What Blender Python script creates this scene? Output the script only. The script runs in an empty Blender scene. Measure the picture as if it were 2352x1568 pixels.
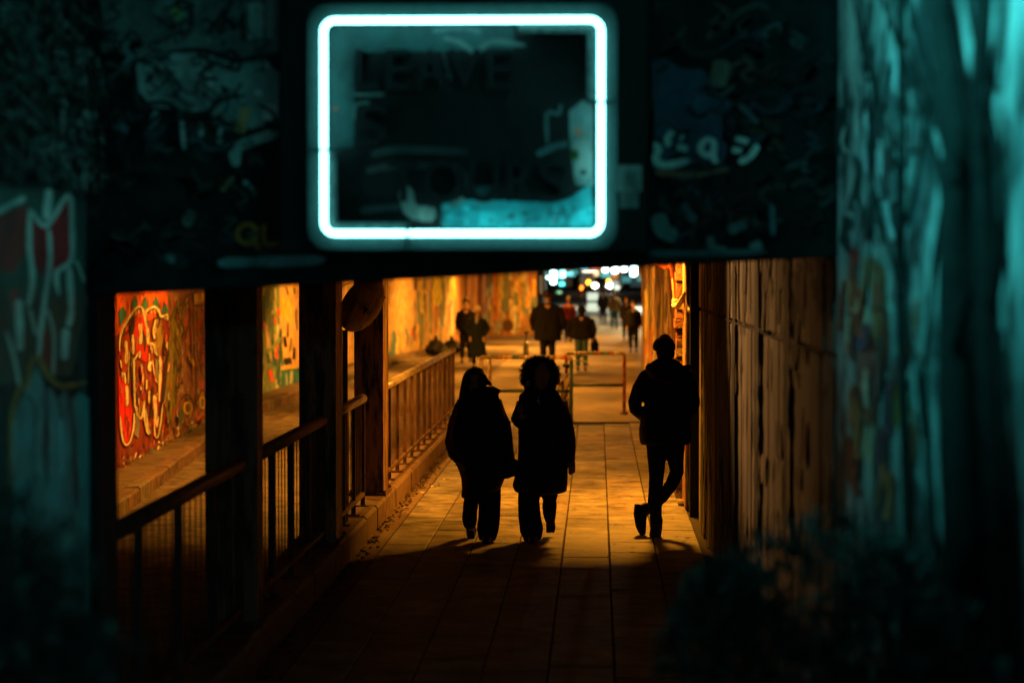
import bpy, bmesh, math, random
from mathutils import Vector, Matrix, noise
R = math.radians
random.seed(7)
sc = bpy.context.scene
COL = sc.collection

# ------------------------------------------------------------------ camera, world, exposure
F, VX, VY, H = 5553.0, 1372.0, 625.0, 2.395      # reference pixels of a 2352 px wide frame; eye height in metres
cam = bpy.data.cameras.new('camera'); camo = bpy.data.objects.new('camera', cam); COL.objects.link(camo)
cam.lens = 85.0; cam.sensor_width = 36.0; cam.clip_end = 2000; cam.clip_start = 0.1
camo.location = (0, 0, H)
camo.rotation_euler = (R(90) - math.atan(159 / F), 0, math.atan(196 / F))
cam.dof.use_dof = True; cam.dof.focus_distance = 21.7; cam.dof.aperture_fstop = 1.75
sc.camera = camo
w = bpy.data.worlds.new('World'); sc.world = w; w.use_nodes = True
nt = w.node_tree; bg = nt.nodes['Background']
sky = nt.nodes.new('ShaderNodeTexSky'); sky.sky_type = 'NISHITA'; sky.sun_disc = False
sky.sun_elevation = R(-4); sky.sun_rotation = R(200)
nt.links.new(sky.outputs[0], bg.inputs[0]); bg.inputs[1].default_value = 0.12
sc.view_settings.view_transform = 'Standard'; sc.view_settings.look = 'None'
sc.view_settings.exposure = 0.0; sc.view_settings.gamma = 1.0
sc.render.engine = 'CYCLES'; sc.cycles.use_denoising = True
sc.cycles.max_bounces = 5; sc.cycles.diffuse_bounces = 3; sc.cycles.glossy_bounces = 2
sc.cycles.sample_clamp_indirect = 4.0; sc.cycles.caustics_reflective = False; sc.cycles.caustics_refractive = False

SODIUM = (1.0, 0.36, 0.034)
TEAL = (0.06, 0.86, 0.90)

# ------------------------------------------------------------------ helpers
def P(x, y, Y):                      # photograph pixel at a known distance -> point in the place
    return Vector(((x - VX) / F * Y, Y, H - (y - VY) / F * Y))
def gx(x, Y): return (x - VX) / F * Y
def gz(y, Y): return H - (y - VY) / F * Y

MATS = {}
def mat(name, col, rough=0.7, var=0.25, scale=4.0, stretch=(1, 1, 1), bump=0.0, bscale=None, metal=0.0, col2=None, thr=(0.35, 0.65), spec=0.3, emit=None, es=0.0, coord='Object'):
    if name in MATS: return MATS[name]
    m = bpy.data.materials.new(name); m.use_nodes = True; MATS[name] = m
    t = m.node_tree; b = t.nodes['Principled BSDF']
    b.inputs['Roughness'].default_value = rough; b.inputs['Metallic'].default_value = metal
    b.inputs['Specular IOR Level'].default_value = spec
    tc = t.nodes.new('ShaderNodeTexCoord'); mp = t.nodes.new('ShaderNodeMapping')
    mp.inputs['Scale'].default_value = stretch
    gp_ = t.nodes.new('ShaderNodeNewGeometry'); t.links.new(gp_.outputs['Position'] if coord == 'Object' else tc.outputs[coord], mp.inputs[0])
    n = t.nodes.new('ShaderNodeTexNoise'); n.inputs['Scale'].default_value = scale; n.inputs['Detail'].default_value = 6; n.inputs['Roughness'].default_value = 0.65
    t.links.new(mp.outputs[0], n.inputs['Vector'])
    cr = t.nodes.new('ShaderNodeValToRGB')
    c2 = col2 if col2 else tuple(max(0, c * (1 - var * 1.6)) for c in col)
    c1 = col if col2 else tuple(min(1, c * (1 + var)) for c in col)
    cr.color_ramp.elements[0].position = thr[0]; cr.color_ramp.elements[1].position = thr[1]
    cr.color_ramp.elements[0].color = (*c2, 1); cr.color_ramp.elements[1].color = (*c1, 1)
    t.links.new(n.outputs['Fac'], cr.inputs[0])
    t.links.new(cr.outputs[0], b.inputs['Base Color'])
    rr = t.nodes.new('ShaderNodeMapRange'); rr.inputs[3].default_value = max(0.05, rough - 0.12); rr.inputs[4].default_value = min(1, rough + 0.12)
    t.links.new(n.outputs['Fac'], rr.inputs[0]); t.links.new(rr.outputs[0], b.inputs['Roughness'])
    if bump:
        n2 = t.nodes.new('ShaderNodeTexNoise'); n2.inputs['Scale'].default_value = bscale or scale * 6; n2.inputs['Detail'].default_value = 5
        t.links.new(mp.outputs[0], n2.inputs['Vector'])
        bp = t.nodes.new('ShaderNodeBump'); bp.inputs['Strength'].default_value = bump; bp.inputs['Distance'].default_value = 0.02
        t.links.new(n2.outputs['Fac'], bp.inputs['Height']); t.links.new(bp.outputs[0], b.inputs['Normal'])
    if emit:
        b.inputs['Emission Color'].default_value = (*emit, 1); b.inputs['Emission Strength'].default_value = es
    return m

class MB:
    def __init__(s): s.v = []; s.f = []
    def add(s, vs, fs):
        o = len(s.v); s.v += [Vector(v) for v in vs]; s.f += [tuple(i + o for i in f) for f in fs]; return s
    def box(s, x0, x1, y0, y1, z0, z1, j=0.0):
        vs = [Vector((x, y, z)) for z in (z0, z1) for y in (y0, y1) for x in (x0, x1)]
        if j: vs = [v + Vector((random.uniform(-j, j), random.uniform(-j, j), random.uniform(-j, j))) for v in vs]
        return s.add(vs, [(0, 2, 3, 1), (4, 5, 7, 6), (0, 1, 5, 4), (2, 6, 7, 3), (0, 4, 6, 2), (1, 3, 7, 5)])
    def cbox(s, x0, x1, y0, y1, z0, z1, c):          # box with chamfered top edges
        b = [(x0, y0), (x1, y0), (x1, y1), (x0, y1)]
        t = [(x0 + c, y0 + c), (x1 - c, y0 + c), (x1 - c, y1 - c), (x0 + c, y1 - c)]
        vs = [(*p, z0) for p in b] + [(*p, z1 - c) for p in b] + [(*p, z1) for p in t]
        fs = [(3, 2, 1, 0), (8, 9, 10, 11)]
        for k in (0, 4):
            for i in range(4): fs.append((k + i, k + (i + 1) % 4, k + 4 + (i + 1) % 4, k + 4 + i))
        return s.add(vs, fs)
    def tube(s, pts, rad, n=8, flat=1.0, closed=False, cap=True):
        pts = [Vector(p) for p in pts]; N = len(pts)
        if not hasattr(rad, '__len__'): rad = [rad] * N
        up = None; rings = []
        for i in range(N):
            if closed: d = pts[(i + 1) % N] - pts[i - 1]
            else: d = pts[min(i + 1, N - 1)] - pts[max(i - 1, 0)]
            if d.length < 1e-9: d = Vector((0, 0, 1))
            d.normalize()
            if up is None:
                up = Vector((0, 1, 0)) if abs(d.y) < 0.9 else Vector((1, 0, 0))
            a = up - d * up.dot(d)
            if a.length < 1e-6: a = d.orthogonal()
            a.normalize(); up = a; b = d.cross(a)
            rings.append([pts[i] + (a * math.cos(2 * math.pi * k / n) * flat + b * math.sin(2 * math.pi * k / n)) * rad[i] for k in range(n)])
        o = len(s.v); s.v += [v for r in rings for v in r]
        M = N if closed else N - 1
        for i in range(M):
            for k in range(n):
                j = (i + 1) % N
                s.f.append((o + i * n + k, o + i * n + (k + 1) % n, o + j * n + (k + 1) % n, o + j * n + k))
        if not closed and cap:
            s.f.append(tuple(o + k for k in range(n))[::-1]); s.f.append(tuple(o + (N - 1) * n + k for k in range(n)))
        return s
    def loft(s, rows, n=20):         # rows: centre, half width x, half depth y
        o = len(s.v)
        for (c, a, b) in rows:
            c = Vector(c)
            for k in range(n):
                t = 2 * math.pi * k / n; cs, sn = math.cos(t), math.sin(t)
                e = 0.85
                s.v.append(c + Vector((a * math.copysign(abs(cs) ** e, cs), b * math.copysign(abs(sn) ** e, sn), 0)))
        for i in range(len(rows) - 1):
            for k in range(n):
                s.f.append((o + i * n + k, o + i * n + (k + 1) % n, o + (i + 1) * n + (k + 1) % n, o + (i + 1) * n + k))
        s.f.append(tuple(o + k for k in range(n))[::-1]); s.f.append(tuple(o + (len(rows) - 1) * n + k for k in range(n)))
        return s
    def ball(s, c, r, n=12, m=8):
        c = Vector(c); r = r if hasattr(r, '__len__') else (r, r, r)
        rows = []
        for i in range(m + 1):
            t = math.pi * i / m; rows.append((c + Vector((0, 0, -r[2] * math.cos(t))), max(1e-4, r[0] * math.sin(t)), max(1e-4, r[1] * math.sin(t))))
        o = len(s.v)
        for (cc, a, b) in rows:
            for k in range(n):
                q = 2 * math.pi * k / n; s.v.append(cc + Vector((a * math.cos(q), b * math.sin(q), 0)))
        for i in range(m):
            for k in range(n): s.f.append((o + i * n + k, o + i * n + (k + 1) % n, o + (i + 1) * n + (k + 1) % n, o + (i + 1) * n + k))
        s.f.append(tuple(o + k for k in range(n))[::-1]); s.f.append(tuple(o + m * n + k for k in range(n)))
        return s
    def disc(s, c, nrm, r, n=20, depth=0.02):
        nrm = Vector(nrm).normalized(); c = Vector(c)
        return s.tube([c, c + nrm * depth], r, n=n)
    def mesh(s, name):
        me = bpy.data.meshes.new(name); me.from_pydata([tuple(v) for v in s.v], [], s.f); me.update(); return me
    def build(s, name, m, parent=None, smooth=False, kind=None):
        return link(name, s.mesh(name), m, parent, smooth, kind)

def link(name, me, m, parent=None, smooth=False, kind=None):
    if m is not None:
        me.materials.clear(); me.materials.append(m)
    if smooth: me.polygons.foreach_set('use_smooth', [True] * len(me.polygons))
    o = bpy.data.objects.new(name, me); COL.objects.link(o)
    if parent is not None: adopt(o, parent)
    if kind: o['kind'] = kind
    return o
def adopt(o, parent):                # keep world placement
    o.parent = parent
    p = parent; M = Matrix.Identity(4)
    chain = []
    while p is not None: chain.append(p); p = p.parent
    for q in reversed(chain):
        M = M @ (q.matrix_parent_inverse @ q.matrix_basis)
    o.matrix_parent_inverse = M.inverted()
def thing(name, label, cat, loc=(0, 0, 0), group=None):
    o = bpy.data.objects.new(name, None); COL.objects.link(o); o.location = loc; o.empty_display_size = 0.1
    return tag(o, label, cat, group)
def tag(o, label, cat, group=None):
    o['label'] = label; o['category'] = cat
    if group: o['group'] = group
    return o
def struct(name, mb, m):
    o = mb.build(name, m); o['kind'] = 'structure'; return o
BENCH = bpy.data.scenes.new('bench')           # empty side scene where shells are melted quickly; removed at the end
def fuse(mb, voxel, it=4, wr=0.0, wscale=6.0):   # melt overlapping shells into one continuous surface
    me = mb.mesh('tmp'); o = bpy.data.objects.new('tmp', me); BENCH.collection.objects.link(o)
    md = o.modifiers.new('r', 'REMESH'); md.mode = 'VOXEL'; md.voxel_size = voxel
    if it:
        sm = o.modifiers.new('s', 'SMOOTH'); sm.factor = 0.5; sm.iterations = it
    with bpy.context.temp_override(scene=BENCH, view_layer=BENCH.view_layers[0]):
        dg = bpy.context.evaluated_depsgraph_get(); dg.update()
        out = bpy.data.meshes.new_from_object(o.evaluated_get(dg))
    bpy.data.objects.remove(o); bpy.data.meshes.remove(me)
    if wr:
        nrms = [v.normal.copy() for v in out.vertices]
        for v, nv in zip(out.vertices, nrms):
            k = noise.noise(Vector((v.co.x * wscale, v.co.y * wscale, v.co.z * wscale * 0.55))) + 0.5 * noise.noise(v.co * wscale * 2.3)
            v.co += nv * wr * k
    return out
def lerp_poly(poly, y):              # polyline of (Y, X)
    for (a, b) in zip(poly, poly[1:]):
        if a[0] <= y <= b[0]: return a[1] + (b[1] - a[1]) * (y - a[0]) / (b[0] - a[0])
    return poly[-1][1] if y > poly[-1][0] else poly[0][1]

# painting on real surfaces: a surface maps photo pixels to the wall they lie on, paint coats stand 1-2 mm proud of each other
class Surf:
    def __init__(s, fn, nrm, parent, step=None): s.fn = fn; s.n = Vector(nrm); s.parent = parent; s.lay = 0; s.step = step
    def pt(s, x, y): return s.fn(x, y) + s.n * (0.003 + 0.00012 * s.lay)
def stroke(S, T, pts, wd, m, name='paint_stroke', rag=0.12, sub=8):
    px = [T(*p) for p in pts]; k = T(1, 0)[0] - T(0, 0)[0]; wd = wd * k
    # Catmull-Rom resample
    out = []
    q = [px[0]] + px + [px[-1]]
    if len(px) == 1: px = [px[0], (px[0][0] + wd * 0.3, px[0][1])]; q = [px[0]] + px + [px[-1]]
    for i in range(1, len(q) - 2):
        for j in range(sub):
            t = j / sub; p0, p1, p2, p3 = q[i - 1], q[i], q[i + 1], q[i + 2]
            out.append(tuple(0.5 * ((2 * p1[c]) + (-p0[c] + p2[c]) * t + (2 * p0[c] - 5 * p1[c] + 4 * p2[c] - p3[c]) * t * t + (-p0[c] + 3 * p1[c] - 3 * p2[c] + p3[c]) * t ** 3) for c in (0, 1)))
    out.append(px[-1])
    L, Rr = [], []
    n = len(out)
    for i, (x, y) in enumerate(out):
        a = out[max(0, i - 1)]; b = out[min(n - 1, i + 1)]
        dx, dy = b[0] - a[0], b[1] - a[1]; d = math.hypot(dx, dy) or 1
        e = min(i, n - 1 - i) / max(1, n - 1); ww = wd * 0.5 * min(1.0, 0.45 + e * 5) * (1 + random.uniform(-rag, rag))
        L.append(S.pt(x - dy / d * ww, y + dx / d * ww)); Rr.append(S.pt(x + dy / d * ww, y - dx / d * ww))
    mb = MB(); mb.add(L + Rr, [(i, i + 1, n + i + 1, n + i) for i in range(n - 1)])
    S.lay += 1
    return mb.build(name, m, S.parent)
def patch(S, T, pts, m, name='paint_patch', rag=0.0):
    px = [T(*p) for p in pts]; out = []
    for i in range(len(px)):
        a, b = px[i], px[(i + 1) % len(px)]
        for j in range(4):
            t = j / 4; r = rag * (1 if j else 0.3)
            out.append((a[0] + (b[0] - a[0]) * t + random.uniform(-r, r), a[1] + (b[1] - a[1]) * t + random.uniform(-r, r)))
    vs = [S.pt(x, y) for x, y in out]
    bm = bmesh.new(); f = bm.faces.new([bm.verts.new(v) for v in vs])
    bmesh.ops.triangulate(bm, faces=[f]); me = bpy.data.meshes.new(name); bm.to_mesh(me); bm.free()
    S.lay += 1
    return link(name, me, m, S.parent)
I0 = lambda x, y: (x, y)
def ring(cx, cy, rx, ry, n=10): return [(cx + rx * math.cos(2 * math.pi * i / n), cy + ry * math.sin(2 * math.pi * i / n)) for i in range(n + 1)]
_pc = {}
def paint(col, var=0.45):
    k = tuple(round(c, 3) for c in col)
    if k not in _pc: _pc[k] = mat('paint_%d' % len(_pc), col, rough=0.6, var=var, scale=7.0, bump=0.15, bscale=60, stretch=(1, .6, .6), thr=(0.25, 0.6))
    return _pc[k]

# ------------------------------------------------------------------ materials
M_conc = mat('board_marked_concrete', (0.46, 0.41, 0.34), rough=0.85, col2=(0.13, 0.11, 0.09), scale=2.6, stretch=(1, 1.1, 0.32), thr=(0.38, 0.62), bump=0.6, bscale=9)
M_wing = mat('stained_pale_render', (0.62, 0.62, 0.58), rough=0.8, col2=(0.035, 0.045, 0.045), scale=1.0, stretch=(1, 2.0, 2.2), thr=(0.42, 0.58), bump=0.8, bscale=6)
M_girder = mat('sooty_girder_paint', (0.012, 0.0145, 0.0145), rough=0.8, var=0.6, scale=5, bump=0.2)
M_ceil = mat('sooty_ceiling', (0.10, 0.09, 0.08), rough=0.9, var=0.4, scale=2)
M_slab = [mat('paving_concrete_%d' % i, c, rough=0.55, var=0.42, scale=3.5, bump=0.4, bscale=60, coord='Generated' if False else 'Object') for i, c in enumerate([(0.24, 0.215, 0.185), (0.18, 0.16, 0.14), (0.27, 0.24, 0.20), (0.21, 0.19, 0.165), (0.145, 0.13, 0.115), (0.23, 0.19, 0.15)])]
M_joint = mat('joint_dirt', (0.03, 0.026, 0.022), rough=1.0)
M_road = mat('worn_setts', (0.13, 0.10, 0.075), rough=0.75, var=0.5, scale=3.2, bump=0.8, bscale=9, stretch=(1.5, 1, 1))
M_street = mat('street_asphalt', (0.20, 0.165, 0.125), rough=0.6, var=0.4, scale=0.9, stretch=(0.7, 0.35, 1), bump=0.25, bscale=8)
M_walk = mat('old_sidewalk', (0.14, 0.105, 0.08), rough=0.7, var=0.45, scale=4, bump=0.5, bscale=22, stretch=(1, 2, 1))
M_kerb = [mat('kerb_stone_%d' % i, c, rough=0.7, var=0.4, scale=6, bump=0.5, bscale=25) for i, c in enumerate([(0.17, 0.14, 0.11), (0.09, 0.07, 0.055), (0.16, 0.10, 0.075)])]
M_plinth = mat('plinth_concrete', (0.21, 0.14, 0.10), rough=0.75, col2=(0.11, 0.07, 0.05), scale=7, bump=0.6, bscale=25)
M_steel = mat('rusty_painted_steel', (0.17, 0.105, 0.07), rough=0.65, col2=(0.06, 0.035, 0.028), scale=9, stretch=(1, 1, .5), bump=0.35, bscale=40)
M_post = mat('scarred_post_paint', (0.32, 0.18, 0.10), rough=0.6, col2=(0.035, 0.022, 0.017), scale=8, stretch=(1.5, 1.5, .25), bump=0.5, bscale=25, thr=(0.42, 0.55))
M_rail = mat('worn_handrail', (0.36, 0.31, 0.27), rough=0.3, var=0.3, scale=12, stretch=(1, .3, 1), spec=0.6)
M_bar = mat('brown_baluster', (0.085, 0.042, 0.028), rough=0.6, var=0.5, scale=14, stretch=(1, 1, .3))
M_wall = mat('graffiti_wall_ground', (0.40, 0.30, 0.22), rough=0.75, col2=(0.12, 0.08, 0.06), scale=2.2, stretch=(1, .45, 1), bump=0.3, bscale=20)
M_black = mat('black_enamel', (0.004, 0.0045, 0.005), rough=0.55, var=0.3)
M_dark = mat('dark_board', (0.004, 0.005, 0.0052), rough=0.6, var=0.5, scale=7)

# ------------------------------------------------------------------ ground
mb = MB()
ys = [-20, 20, 60, 98, 130, 170, 220, 300, 420]
zs = [0, 0, 0, 0, .12, .3, .5, .5, .5]
for (a, b, c, d) in zip(ys, ys[1:], zs, zs[1:]):
    mb.add([(-90, a, c - .03), (90, a, c - .03), (90, b, d - .03), (-90, b, d - .03)], [(0, 1, 2, 3)])
street = struct('street', mb, M_street)
mb = MB()
ws = [(-4.6 if y < 24 else lerp_poly([(23.6, -4.7), (32.5, -5.3), (41.7, -5.78), (46, -5.75), (52, -5.7), (66, -5.0), (77, -3.9)], y)) for y in range(4, 78, 2)]
for i, y in enumerate(range(4, 76, 2)):
    mb.add([(-2.52, y, -.024), (-2.52, y + 2, -.024), (ws[i + 1], y + 2, -.024), (ws[i], y, -.024)], [(0, 1, 2, 3)])
road = struct('road', mb, M_road)
# footpath bed and its slabs
mb = MB(); mb.box(-2.1, 0.99, 2, 38.6, -.2, -.014); path = struct('path', mb, M_joint)
SL = 0.80
protos = []
for vi in range(6):
    m_ = MB().cbox(-.1955, .1955, -SL / 2 + .004, SL / 2 - .004, -.04, 0, .005)
    me = m_.mesh('paving_slab'); me.materials.append(M_slab[vi]); protos.append(me)
jx = [-1.87 + .0, -1.49, -1.09, -0.69, -0.295, 0.105, 0.505, 0.905]
cnt = 0
for c in range(7):
    x0, x1 = jx[c], jx[c + 1]
    off = [0.1, .5, .22, .62, .0, .35, .55][c]
    k = 0
    y = 13.1 + off
    while y + SL < 38.5:
        o = bpy.data.objects.new('paving_slab', random.choice(protos)); COL.objects.link(o)
        o.scale = ((x1 - x0 - .012) / .391, 1, 1)
        o.location = ((x0 + x1) / 2, y + SL / 2, random.uniform(-.004, .002))
        o.rotation_euler = (random.uniform(-.003, .003), random.uniform(-.006, .006), random.uniform(-.004, .004))
        adopt(o, path); y += SL; cnt += 1
# gutter strip between slabs and plinth, with grit
mb = MB(); mb.box(-2.06, -1.88, 6, 38.5, -.05, -.008); g = mb.build('gutter_strip', M_plinth, path)
mb = MB()
for i in range(420):
    y = random.uniform(13, 37); x = -2.04 + abs(random.gauss(0, .06)); r = random.uniform(.006, .022)
    mb.ball((x, y, r * .3), (r, r * 1.3, r * .6), n=5, m=3)
mb.build('grit', M_kerb[1], path, kind='stuff')

mb = MB()
for i in range(260):
    x = random.uniform(-1.8, .9); y = random.uniform(13.5, 38); r = random.uniform(.008, .022); n = 7
    mb.add([(x + r * math.cos(2 * math.pi * k / n) * random.uniform(.7, 1.1), y + r * math.sin(2 * math.pi * k / n) * random.uniform(.7, 1.1), .0035) for k in range(n)], [tuple(range(n))])
mb.build('gum_spots', M_joint, path, kind='stuff')
mb = MB()
for i in range(14):
    x = random.choice([random.uniform(-1.95, -1.7), random.uniform(-1.95, -1.6), random.uniform(.7, .92)]); y = random.uniform(18, 34); a = random.uniform(0, 3); L = random.uniform(.02, .05)
    d = Vector((math.cos(a), math.sin(a), 0)); e = Vector((-d.y, d.x, 0)); c0 = Vector((x, y, .006))
    mb.add([c0 - d * L - e * L * .5, c0 + d * L - e * L * .4 + Vector((0, 0, .012)), c0 + d * L * .9 + e * L * .5, c0 - d * L * .8 + e * L * .55 + Vector((0, 0, .016))], [(0, 1, 2), (0, 2, 3)])
mb.build('paper_scraps', mat('paper_scrap', (.5, .42, .32), rough=.8), path, kind='stuff')

# plinth kerb under the railing: one stone after another
for i, y in enumerate([10.4 + k * 1.02 for k in range(27)]):
    if y > 37.2: break
    mb = MB(); mb.cbox(-2.50, -2.06 + random.uniform(-.008, .008), y, y + 1.0, -.06, .20 + random.uniform(-.008, .006), .025)
    o = mb.build('plinth_stone', M_plinth if i % 4 else M_kerb[2], path)

# far sidewalk along the graffiti wall
WALL = [(16, -5.0), (28.2, -5.6), (37.4, -6.03), (44, -6.35), (60, -6.1), (66, -5.56), (71, -5.11), (77, -4.57), (84, -4.45), (86, -4.2), (90, -4.0), (93.7, -2.35)]
KERB = [(16, -4.25), (23.6, -4.7), (32.5, -5.3), (41.7, -5.78), (46, -5.72), (52, -5.62), (66, -4.9)]
mb = MB()
yy = [16 + i for i in range(51)]
for a, b in zip(yy, yy[1:]):
    mb.add([(lerp_poly(KERB, a) - .1, a, .115), (lerp_poly(KERB, b) - .1, b, .115), (lerp_poly(WALL, b) - .1, b, .115), (lerp_poly(WALL, a) - .1, a, .115)], [(0, 1, 2, 3)])
pav = struct('sidewalk', mb, M_walk)
y = 20.0; i = 0
while y < 60:
    L = random.uniform(.75, 1.05); a = Vector((lerp_poly(KERB, y), y, 0)); b = Vector((lerp_poly(KERB, y + L), y + L, 0))
    d = (b - a).normalized()
    mb = MB(); mb.cbox(-.17, .0, .01, L - .012, -.08, .13 + random.uniform(-.01, .012), .02)
    o = mb.build('kerb_stone', random.choice(M_kerb)); o.location = a; o.rotation_euler = (0, 0, math.atan2(-d.x, d.y)); adopt(o, pav)
    y += L; i += 1

# ------------------------------------------------------------------ left graffiti wall
def wall_mesh(poly, thick, z0, z1):
    mb = MB(); n = len(poly); vs = []
    for (y, x) in poly: vs += [(x, y, z0), (x, y, z1), (x - thick, y + .02, z0), (x - thick, y + .02, z1)]
    fs = []
    for i in range(n - 1):
        a = 4 * i; b = 4 * (i + 1)
        fs += [(a, b, b + 1, a + 1), (b + 2, a + 2, a + 3, b + 3), (a + 1, b + 1, b + 3, a + 3), (a, a + 2, b + 2, b)]
    fs += [(0, 1, 3, 2), (4 * n - 4, 4 * n - 2, 4 * n - 1, 4 * n - 3)]
    return mb.add(vs, fs)
gw = thing('graffiti_wall', 'long graffiti covered retaining wall seen between the posts across the road', 'wall', (-5.6, 28.2, 0))
wall_mesh(WALL[:8], .5, -.1, 3.42).build('wall', M_wall, gw)
def wall_pt(poly):
    def fn(x, y):
        m = (x - VX) / F
        for (a, b) in zip(poly, poly[1:]):
            s = (b[1] - a[1]) / (b[0] - a[0])
            Y = (a[1] - s * a[0]) / (m - s)
            if a[0] - .01 <= Y <= b[0] + .01: return Vector((m * Y, Y, gz(y, Y)))
        Y = max(5, min(poly[-1][0], Y)); return Vector((m * Y, Y, gz(y, Y)))
    return fn
S = Surf(wall_pt(WALL), (1, -.06, 0), gw)
G = lambda x, y: (252.6 + .2125 * x, 643 + .2125 * y)
CREAM, RED, MAR, TEALP, OLIVE, BLK = (.80, .66, .46), (.62, .012, .012), (.20, .03, .022), (.03, .19, .22), (.17, .15, .03), (.012, .012, .013)
PINK, YEL, GRB, ORG, BRN, GRN = (.50, .085, .06), (.62, .46, .03), (.22, .24, .27), (.75, .13, .025), (.33, .16, .12), (.10, .15, .05)
def gp(pts, c, rag=.5): patch(S, G, pts, paint(c), 'graffiti_patch', rag)
def gs(pts, wd, c): stroke(S, G, pts, wd, paint(c), 'graffiti_stroke')
gp([(-60, 60), (620, 60), (640, 350), (480, 380), (300, 330), (180, 420), (-60, 640)], ORG)
gp([(-60, 600), (200, 370), (300, 290), (520, 330), (620, 360), (600, 1700), (420, 1850), (120, 2050), (-60, 2100)], MAR)
gp([(590, 60), (1080, 60), (1080, 1690), (820, 1720), (600, 1850), (640, 1000), (680, 500)], BRN)
for i in range(60):
    x = random.uniform(640, 1050); y = random.uniform(100, 1600)
    gs([(x, y), (x + random.uniform(-10, 10), y + random.uniform(60, 240))], random.uniform(10, 34), random.choice([PINK, (.6, .09, .06), (.48, .34, .28), (.28, .12, .09), (.5, .22, .16), (.16, .08, .06), (.62, .05, .04)]))
for i in range(34):
    x = random.uniform(0, 560); y = random.uniform(80, 330)
    gs([(x, y), (x, y + random.uniform(40, 120))], random.uniform(8, 20), random.choice([(.85, .22, .04), (.55, .08, .03), (.7, .16, .05)]))
for t in ([(185, 310), (215, 200), (240, 165), (262, 260), (230, 300)], [(305, 275), (350, 175), (376, 290), (340, 320)], [(428, 270), (462, 160), (504, 300)], [(515, 340), (560, 240), (604, 340), (560, 370)], [(50, 340), (100, 290), (145, 375), (110, 430), (60, 520)]): gp(t, TEALP)
gp([(235, 420), (330, 390), (365, 560), (360, 900), (300, 870), (235, 830), (212, 600)], RED)
gp([(45, 1040), (120, 1090), (165, 1180), (195, 1400), (185, 1640), (150, 1760), (95, 1770), (45, 1600)], RED)
gp([(70, 640), (180, 560), (190, 820), (150, 1000), (80, 1020)], (.34, .04, .03))
gp([(445, 420), (520, 430), (540, 640), (500, 830), (470, 800), (430, 660)], (.26, .19, .04))
gp([(625, 420), (700, 190), (760, 320), (752, 640), (690, 980), (650, 1350), (580, 1640), (560, 1200), (590, 900), (604, 600)], OLIVE)
for i in range(16): 
    x = random.uniform(590, 720); y = random.uniform(350, 1500); gs([(x, y), (x + random.uniform(-15, 15), y + 130)], random.uniform(10, 26), random.choice([(.10, .11, .03), (.24, .22, .03), (.30, .20, .03), (.06, .08, .04)]))
gp([(212, 1440), (275, 1490), (262, 1720), (215, 1680)], GRB); gp([(452, 850), (482, 850), (486, 1050), (462, 1090), (446, 980)], GRB)
gp([(565, 1180), (580, 1300), (560, 1400), (545, 1300)], GRB)
gp([(170, 420), (245, 370), (240, 440), (205, 590), (160, 600), (165, 500)], BLK)
for pts, wd in [([(185, 600), (180, 760), (195, 980), (205, 1200), (215, 1400)], 22), ([(305, 540), (335, 640), (330, 780)], 24), ([(545, 640), (562, 900), (548, 1100), (522, 1380), (500, 1600)], 34), ([(480, 350), (500, 420), (470, 520)], 26), ([(425, 1150), (410, 1300), (400, 1500)], 26)]: gs(pts, wd, (.035, .02, .018))
for pts, wd in [
    ([(52, 780), (68, 600), (130, 460), (215, 335), (262, 292), (300, 300), (335, 350), (390, 310), (440, 292), (490, 335), (515, 395), (580, 378), (588, 440)], 26),
    ([(318, 310), (342, 440), (365, 560), (372, 680), (430, 700), (455, 790), (492, 835), (506, 930), (496, 1100), (488, 1320)], 30),
    ([(125, 660), (130, 780), (128, 910)], 34), ([(196, 590), (205, 700), (203, 810)], 28), ([(275, 475), (290, 600), (285, 700)], 36),
    ([(213, 850), (216, 1100), (222, 1390)], 18), ([(168, 750), (152, 960), (146, 1130)], 9), ([(132, 1150), (136, 1260), (134, 1370)], 34),
    ([(72, 1060), (85, 1025), (108, 1020), (116, 1130)], 20), ([(215, 870), (275, 780), (272, 850)], 18), ([(402, 885), (380, 930), (385, 990)], 32),
    ([(290, 920), (300, 1060), (285, 1200)], 20), ([(432, 1250), (445, 1420), (455, 1600)], 38), ([(232, 1370), (245, 1450), (277, 1500), (310, 1440), (322, 1310)], 28),
    ([(325, 1400), (345, 1560), (375, 1680)], 44), ([(415, 870), (440, 1050), (470, 1120)], 10), ([(525, 1340), (500, 1560), (470, 1700), (440, 1690), (430, 1560)], 16),
    ([(390, 690), (402, 750)], 10), ([(350, 1080), (345, 1190)], 16), ([(62, 870), (72, 960)], 14), ([(450, 430), (425, 560), (442, 640)], 22), ([(375, 1200), (370, 1340)], 18),
    ([(55, 1480), (75, 1700), (110, 1790), (160, 1755), (200, 1610), (208, 1450)], 20), ([(560, 620), (570, 740)], 16), ([(600, 900), (580, 1000)], 12)]:
    gs([(x + 7, y + 10) for x, y in pts], wd * 1.25, random.choice([MAR, BLK, (.30, .02, .02)])); gs(pts, wd, CREAM)
for x, y in [(232, 330), (262, 320), (300, 335), (345, 345), (400, 330), (436, 325), (395, 720), (410, 740), (550, 395), (570, 400)]: gs([(x, y), (x + random.uniform(-3, 3), y + random.uniform(30, 60))], 9, CREAM)
for i in range(26):
    x = random.uniform(225, 345); y = random.uniform(880, 1320); gs([(x, y), (x + random.uniform(-8, 8), y + random.uniform(30, 90))], random.uniform(6, 16), random.choice([CREAM, BLK, RED, MAR, TEALP, BLK]))
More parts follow.
